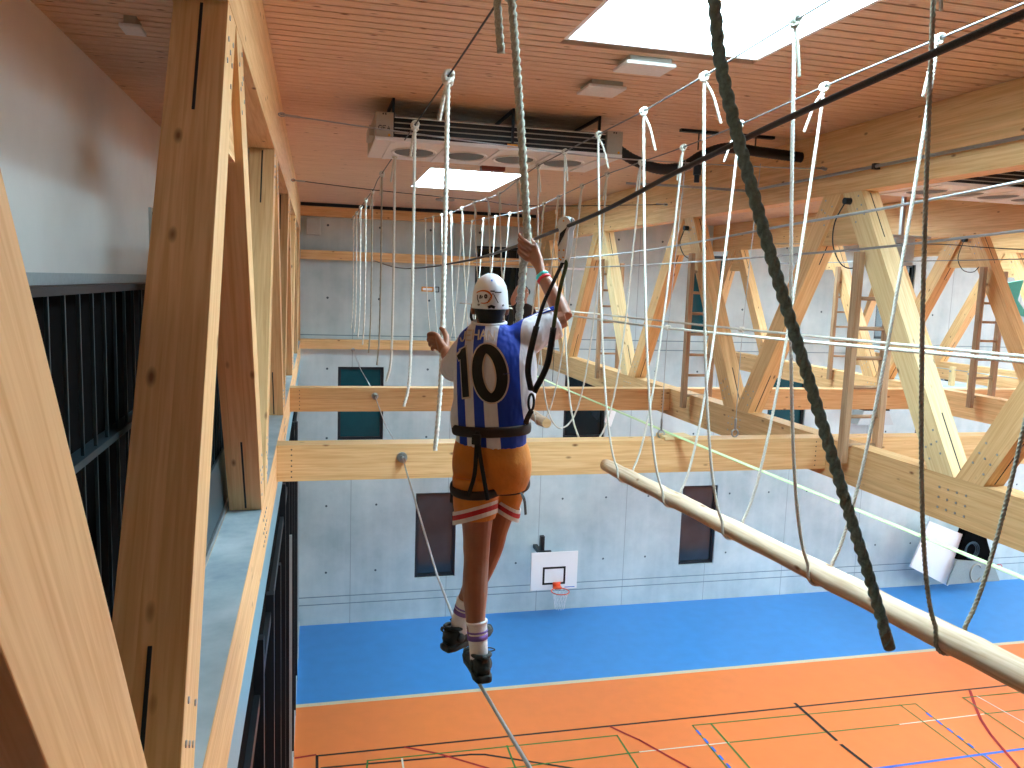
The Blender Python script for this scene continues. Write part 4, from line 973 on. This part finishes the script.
# shorts
s = G()
SR = [(.757, 3.41, -.672, .152, .118), (.760, 3.41, -.70, .165, .130), (.763, 3.41, -.77, .178, .145), (.765, 3.412, -.84, .176, .142), (.765, 3.415, -.90, .155, .125)]
eloft(s, SR, YW, 36)
LEGL = ((.692, 3.378, -.84), (.688, 3.372, -.93), (.688, 3.37, -1.02)); LEGR = ((.838, 3.425, -.84), (.833, 3.443, -.92), (.826, 3.455, -1.01))
limb(s, LEGL, [.108, .100, .092], 24); limb(s, LEGR, [.102, .092, .080], 24)
sh = fuse('shorts', s, SHORTS, PR, .007, smooth_it=3, label='loose orange shorts with white and red hems')
for P3, r0, r1 in ((LEGL, .094, .095), (LEGR, .083, .083)):
    a, e = Vector(P3[1]), Vector(P3[2]); dv = (e - a).normalized(); tl = Vector((.10 if P3 is LEGL else -.20, -.1 if P3 is LEGL else .0, 0))
    for q, (t0, t1, m) in enumerate(((-.052, -.036, BAND_W), (-.036, -.014, BAND_R), (-.014, .006, BAND_W))):
        rr = []
        for t in (t0, t1):
            c = e + dv * t; w1 = dv.orthogonal().normalized(); w2 = dv.cross(w1)
            k = r0 + .003 + .001 * q * 0 + (t + .05) * -.02
            ring = []
            for i in range(28):
                p = c + (w1 * math.cos(2 * PI * i / 28) + w2 * math.sin(2 * PI * i / 28)) * (k + .003)
                p = p + dv * (-(p - c).dot(tl) * 2.6); ring.append(p)
            rr.append(ring)
        inner = [[c0 + (p - c0) * .965 for p in ring] for ring, c0 in zip(rr, (e + dv * t0, e + dv * t1))]
        link('hem_band', G().rings([inner[0], rr[0], rr[1], inner[1]], closed=True), m, sh, smooth=False)

# socks and shoes
def sock(ank, top, foot, label=None):
    ank, top, foot = Vector(ank), Vector(top), Vector(foot)
    P = spline([top, (top + ank) / 2, ank, foot], 6); g = G().tube(P, [.0465 - .006 * min(1, i / 10) for i in range(len(P))], 18)
    o = link('sock', g, SOCK, PR, smooth=True)
    for t0, t1 in ((.30, .36), (.42, .58)):
        a, c = top.lerp(ank, t0), top.lerp(ank, t1); link('purple_band', G().tube([a, c], .0475 - .004 * t0, 18), SOCKP, o, smooth=True)
    link('cuff', G().tube([top, top.lerp(ank, .08)], .049, 18), SOCK, o, smooth=True)
sock((.706, 3.292, -1.605), (.695, 3.309, -1.468), (.712, 3.31, -1.65)); sock((.668, 3.56, -1.59), (.697, 3.55, -1.468), (.675, 3.565, -1.63))
def shoe(heel, d, roll=0):
    heel = Vector(heel); d = Vector(d).normalized(); s_ = d.cross(UP).normalized(); u_ = s_.cross(d).normalized(); L = .275
    def sect(t, w, z0, z1, n=20, sq=.75):
        c = heel + d * (t * L) + u_ * ((z0 + z1) / 2); out = []
        for q in range(n):
            a = 2 * PI * q / n; ca, sa = math.cos(a), math.sin(a)
            out.append(c + s_ * (w * math.copysign(abs(ca) ** sq, ca)) + u_ * ((z1 - z0) / 2 * math.copysign(abs(sa) ** sq, sa)))
        return out
    up = G().rings([sect(t, w, .018, h) for t, w, h in ((.0, .022, .075), (.03, .033, .10), (.10, .039, .112), (.22, .041, .108), (.34, .041, .098), (.46, .043, .085), (.6, .047, .07), (.76, .048, .06), (.9, .041, .052), (.98, .024, .042))])
    o = link('shoe', up, SHOE, PR, smooth=True)
    so = G().rings([sect(t, w, -.002 + lift, .034 + lift * .5, sq=.6) for t, w, lift in ((-.035, .02, .008), (-.02, .036, .002), (.1, .044, 0), (.3, .041, 0), (.5, .044, 0), (.7, .051, 0), (.88, .046, .004), (.99, .03, .012), (1.02, .012, .016))])
    link('sole', so, SOLE, o, smooth=True)
    link('collar', G().tube([heel + d * (L * .2) + u_ * .106 + d * (.05 * math.cos(a)) + s_ * (.038 * math.sin(a)) - u_ * (.01 * math.cos(a)) for a in [2 * PI * q / 24 for q in range(24)]], .0095, 8, closed=True), SHOE, o, smooth=True)
    link('heel_tab', G().tube(spline([heel + u_ * .10 + d * .004, heel + u_ * .125 - d * .014, heel + u_ * .112 - d * .022, heel + u_ * .092 - d * .004], 6), .006, 8, flat=(.010, .003, s_)), SHOE, o)
    link('heel_counter', G().ball(heel + d * .012 + u_ * .058, .02, .033, .022, 8, ax=(d, s_, u_)), SOLE, o, smooth=True)
    for sd in (-1, 1): link('side_pod', G().ball(heel + d * .06 + u_ * .06 + s_ * (.038 * sd), .026, .012, .026, 8, ax=(d, s_, u_)), SOLE, o, smooth=True)
    g = G()
    for q in range(4): g.tube(spline([heel + d * (L * (.36 + .08 * q)) + s_ * .03 + u_ * (.088 - .008 * q), heel + d * (L * (.38 + .08 * q)) + u_ * (.103 - .009 * q), heel + d * (L * (.36 + .08 * q)) - s_ * .03 + u_ * (.088 - .008 * q)], 4), .003, 6)
    for sd in (-1, 1): g.tube(spline([heel + d * .095 + u_ * .105, heel + d * .10 + s_ * (.045 * sd) + u_ * .112, heel + d * .085 + s_ * (.068 * sd) + u_ * .108, heel + d * .09 + s_ * (.05 * sd) + u_ * .10, heel + d * .095 + u_ * .102], 5), .0028, 6)
    link('lace', g, SHOE, o, smooth=True)
shoe((.716, 3.222, -1.717), (-.02, 1, -.01)); shoe((.60, 3.53, -1.708), (.86, .5, .05))

# wristbands
dv = (Vector(WR) - Vector((1.04, 3.55, -.01))).normalized()
for t, m in ((-.012, BAND_TEAL), (-.030, BAND_RED)):
    c = WR + dv * t; link('wristband', G().tube([c - dv * .007, c + dv * .007], .0315 + .002 * (t < -.02), 18), m, PR, smooth=True)

# harness
HN = root('harness', '', '', (.757, 3.41, -.63)); 
del HN['label']; del HN['category']
HN.parent = PR; HN.matrix_basis = Matrix.Translation(Vector((.757, 3.41, -.63)) - FOOT)
g = G(); pts = []
for q in range(48):
    a = 2 * PI * q / 48; x, y, z, A_, D_ = jring(-.628); pts.append(Vector((x, y, -.628)) + RT * ((A_ + .010) * math.cos(a)) + FW * ((D_ + .010) * math.sin(a)) + UP * (.012 * math.cos(a)))
link('waist_belt', G().tube(pts, .02, 8, closed=True, flat=(.023, .006, (0, 0, 1))), STRAPB, HN, smooth=True)
for P3, r0, zc in ((LEGL, .104, -.885), (LEGR, .098, -.885)):
    a, e = Vector(P3[0]), Vector(P3[2]); t = (zc - a.z) / (e.z - a.z); c = a.lerp(e, t)
    link('leg_loop', G().tube([c + RT * ((r0 + .008) * math.cos(q)) + FW * ((r0 + .008) * math.sin(q)) + UP * (.012 * math.sin(q)) for q in [2 * PI * k / 36 for k in range(36)]], .02, 8, closed=True, flat=(.020, .006, (0, 0, 1))), STRAPB, HN, smooth=True)
def ssurf(u, z):
    x, y, A_, D_ = .764, 3.41, .182, .152
    if z < -.76: D_ = .152 + .33 * min(.11, -.76 - z)
    return Vector((x, y, z)) + RT * u - FW * (D_ * math.sqrt(max(.05, 1 - (u / A_) ** 2)))
for pts in ([(-.02, -.62), (-.022, -.70), (-.022, -.80), (-.032, -.865), (-.045, -.90)], [(-.018, -.62), (-.005, -.72), (.02, -.81), (.045, -.905)]):
    link('rear_strap', G().tube(spline([ssurf(u, z) - FW * .004 for u, z in pts], 6), .01, 8, flat=(.0095, .004, RT)), STRAP, HN, smooth=True)
link('back_buckle', G().obox(ssurf(-.02, -.655) - FW * .012, RT, FW, UP, .02, .008, .022), STRAP, HN, bevel=.004)
p = ssurf(.155, -.895) - FW * .0; link('loose_strap', G().tube(spline([p + FW * .05, p + RT * .02 + UP * -.03 + FW * .03, p + RT * .03 + UP * -.085 + FW * .02], 5), .01, 8, flat=(.014, .004, FW)), STRAP, HN)
p = ssurf(-.165, -.955) - RT * .0; link('thigh_buckle', G().obox(p - RT * .002 + FW * .05, RT, FW, UP, .012, .012, .024), STRAP, HN, bevel=.004)

# trolley on the safety cable, and the lanyard down to the harness
T0 = at(566, 228, Y=3.3); cd = (Vector((1.11, 2.3, .38)) - TR).normalized()
TRr = root('cable_trolley', 'pale metal pulley trolley riding on the dark safety cable above the climber', 'pulley', TR + Vector((0, 0, -.15)))
pl = Vector((.55, -.83, 0)).normalized(); dn = Vector((-.035, 0, -1)).normalized(); sd = pl.cross(UP).normalized()
def plate(off, th):
    out = []
    for q in range(15):
        a = -.25 * PI + 1.5 * PI * q / 14; out.append(TR + pl * (.036 * math.cos(a) * 1.0) + UP * (.033 * math.sin(a) + .008))
    out += [TR - pl * .024 + dn * .05, TR - pl * .022 + dn * .115, TR - pl * .016 + dn * .15, TR + pl * .014 + dn * .152, TR + pl * .022 + dn * .12, TR + pl * .028 + dn * .05]
    return G().prism([p + sd * off for p in out], sd * th)
link('near_plate', plate(.014, .006), WHITE_METAL, TRr, bevel=.002); link('far_plate', plate(-.02, .006), WHITE_METAL, TRr, bevel=.002)
link('wheel', G().tube([TR + UP * .022 - sd * .013, TR + UP * .022 + sd * .013], .02, 20), STEELDARK, TRr, smooth=True)
link('rope_guard', G().prism([TR + sd * .021 + pl * .02 + UP * -.005, TR + sd * .021 - pl * .015 + UP * -.03, TR + sd * .021 - pl * .02 + dn * .085, TR + sd * .021 + pl * .006 + dn * .04], sd * .003), RUBBER, TRr)
g = G()
for a, c in ((.0, -.022), (-.012, .1), (.012, .13), (-.008, .135), (.012, .1), (.0, .14)): g.disc(TR + pl * a + dn * c + sd * .02, sd, .0035, .004, 8)
link('rivets', g, ORANGE_TAG, TRr)
CB = at(532, 394, Y=3.24)
LN = root('safety_lanyard', 'pair of black and olive safety straps from the trolley to the climber\'s right hip', 'strap', CB)
e0 = TR + dn * .14 
for k, (pp, m) in enumerate((([(562, 264, 3.3), (552, 285, 3.26), (542, 308, 3.24), (532, 345, 3.22), (528, 370, 3.22), (531, 390, 3.24)], STRAP), ([(566, 266, 3.3), (561, 285, 3.26), (556, 310, 3.24), (551, 345, 3.22), (546, 368, 3.22), (534, 392, 3.24)], STRAPG))):
    P = spline([e0 + sd * (.004 - .008 * k)] + [at(x, y, Y=Y) for x, y, Y in pp], 6); o = link('strap', G().tube(P, .01, 8, flat=(.011, .003, pl)), m, LN, smooth=True)
    P = P[-16:]; link('absorber_sleeve', G().tube(P, .015, 8, flat=(.017, .007, pl)), STRAP, o, smooth=True)
link('carabiner', G().tube([CB + Vector((-.002 + .012 * math.cos(a), .0, -.035 + .035 * math.sin(a))) for a in [2 * PI * q / 20 for q in range(20)]], .0055, 8, closed=True), STEELDARK, LN, smooth=True)
q0 = CB + Vector((0, 0, -.07)); link('hip_strap', G().tube(spline([q0, q0 + Vector((-.015, .02, -.05)), Vector((.92, 3.40, -.62))], 5), .01, 8, flat=(.012, .004, (1, 0, 0))), STRAP, LN)

# ---- second person on the far beam
px0 = at(521, 389, Y=11.5).x; F2 = Vector((px0, 11.53, ZB))
P2 = root('person', 'distant dark haired person in black top, half hidden behind the thick rope', 'person', F2)
def q(x, y, z): return F2 + Vector((x, y, z))
b = G()
eloft(b, [(*q(0, 0, .72), .12, .085), (*q(0, 0, .80), .135, .09), (*q(0, 0, .95), .115, .08), (*q(0, 0, 1.10), .135, .09), (*q(0, 0, 1.20), .13, .075), (*q(0, 0, 1.25), .05, .05)], 0)
limb(b, [q(0, 0, 1.2), q(0, -.01, 1.3), q(0, -.01, 1.36)], [.05, .045, .045])
b.ball(q(0, -.01, 1.40), .068, .085, .10, 10); b.ball(q(0, -.085, 1.385), .012, .018, .018, 6)
for s_ in (-1, 1):
    limb(b, [q(.065 * s_, 0, .76), q(.075 * s_, -.02, .42), q(.07 * s_, .02, .20), q(.075 * s_, .02, .06)], [.075, .05, .048, .034]); limb(b, [q(.075 * s_, .03, .05), q(.085 * s_, -.08, .035), q(.09 * s_, -.16, .025)], [.036, .034, .024])
    b.ball(q(.068 * s_, 0, 1.39), .01, .018, .026, 6)
limb(b, [q(-.13, 0, 1.19), q(-.17, -.04, 1.30), q(-.12, -.06, 1.44), q(-.05, -.05, 1.56)], [.045, .038, .034, .024]); limb(b, [q(.13, 0, 1.19), q(.18, -.03, 1.02), q(.16, -.16, .95), q(.10, -.24, 1.0)], [.045, .038, .034, .024])
for w_, dv in ((q(-.05, -.05, 1.56), Vector((.03, 0, .09))), (q(.10, -.24, 1.0), Vector((-.05, -.06, .03)))):
    sdv = dv.cross(Vector((0, 1, 0.2))).normalized()
    for i in range(4): limb(b, [w_, w_ + dv * .8 + sdv * (.017 * (i - 1.5)), w_ + dv * 1.3 + sdv * (.017 * (i - 1.5)), w_ + dv * (1.75 - .12 * abs(i - 1.4)) + sdv * (.014 * (i - 1.5)) + Vector((0, -.02, 0))], [.022, .013, .0105, .009], 8)
    limb(b, [w_ + dv * .2, w_ + dv * .7 + sdv * .035, w_ + dv * 1.1 + sdv * .045], [.018, .013, .010], 8)
fuse('body', b, SKIN2, P2, .007)
h = G(); h.ball(q(0, .015, 1.42), .078, .09, .095, 10); h.ball(q(-.07, .02, 1.42), .035, .04, .05, 8); h.ball(q(.07, .02, 1.42), .035, .04, .05, 8); fuse('hair', h, HAIR, P2, .008)
t = G(); eloft(t, [(*q(0, 0, .82), .148, .105), (*q(0, 0, .95), .135, .098), (*q(0, 0, 1.10), .15, .103), (*q(0, 0, 1.20), .145, .088), (*q(0, 0, 1.25), .065, .06)], 0)
limb(t, [q(-.10, 0, 1.18), q(-.15, -.02, 1.24)], [.06, .055]); limb(t, [q(.10, 0, 1.18), q(.16, -.02, 1.08)], [.06, .055]); fuse('top', t, STRAP, P2, .008)
t = G(); eloft(t, [(*q(0, 0, .86), .14, .10), (*q(0, 0, .76), .155, .108), (*q(0, 0, .68), .15, .10)], 0)
for s_ in (-1, 1): limb(t, [q(.07 * s_, 0, .72), q(.078 * s_, -.01, .56)], [.085, .078])
fuse('shorts', t, STRAPB, P2, .008)
for s_ in (-1, 1): link('shoe', G().rings([ering(q(.085 * s_, .06 - .26 * k, .0 + zz), .04 * (1 - .3 * (k > .8)), .001, 0) if False else [q(.085 * s_ + .042 * math.cos(a) * w_, .06 - .26 * k, .045 + .045 * math.sin(a) * hh) for a in [2 * PI * m_ / 14 for m_ in range(14)]] for k, w_, hh, zz in ((0, .6, .8, 0), (.08, .9, 1, 0), (.5, 1, .95, 0), (.85, .9, .8, 0), (1, .5, .5, 0))]), SHOE, P2, smooth=True)
for s_ in (-1, 1): link('eye', G().ball(q(.028 * s_, -.082, 1.41), .011, n=6), BOARDW, P2)
# ================================================================== LIGHT, CAMERA
w = bpy.data.worlds.new('World'); scene.world = w; w.use_nodes = True
w.node_tree.nodes['Background'].inputs[0].default_value = (.66, .86, .96, 1); w.node_tree.nodes['Background'].inputs[1].default_value = 9.5
cam = bpy.data.cameras.new('Camera'); co = bpy.data.objects.new('Camera', cam); COL.objects.link(co)
cam.sensor_fit = 'HORIZONTAL'; cam.sensor_width = 36; cam.lens = 36 * FPX / 1024; cam.clip_start = .05; cam.clip_end = 200
co.matrix_basis = Matrix(((CM[0][0], -CM[1][0], -CM[2][0], 0), (CM[0][1], -CM[1][1], -CM[2][1], 0), (CM[0][2], -CM[1][2], -CM[2][2], 0), (0, 0, 0, 1)))
scene.camera = co
for o in list(COL.objects):
    if o.parent is None: o.location.z += EYE
scene.view_settings.view_transform = 'Standard'; scene.view_settings.look = 'None'; scene.view_settings.gamma = 1.0
scene.view_settings.use_curve_mapping = False; scene.view_settings.exposure = 0.0
scene.cycles.use_denoising = True; scene.cycles.max_bounces = 8; scene.cycles.diffuse_bounces = 5
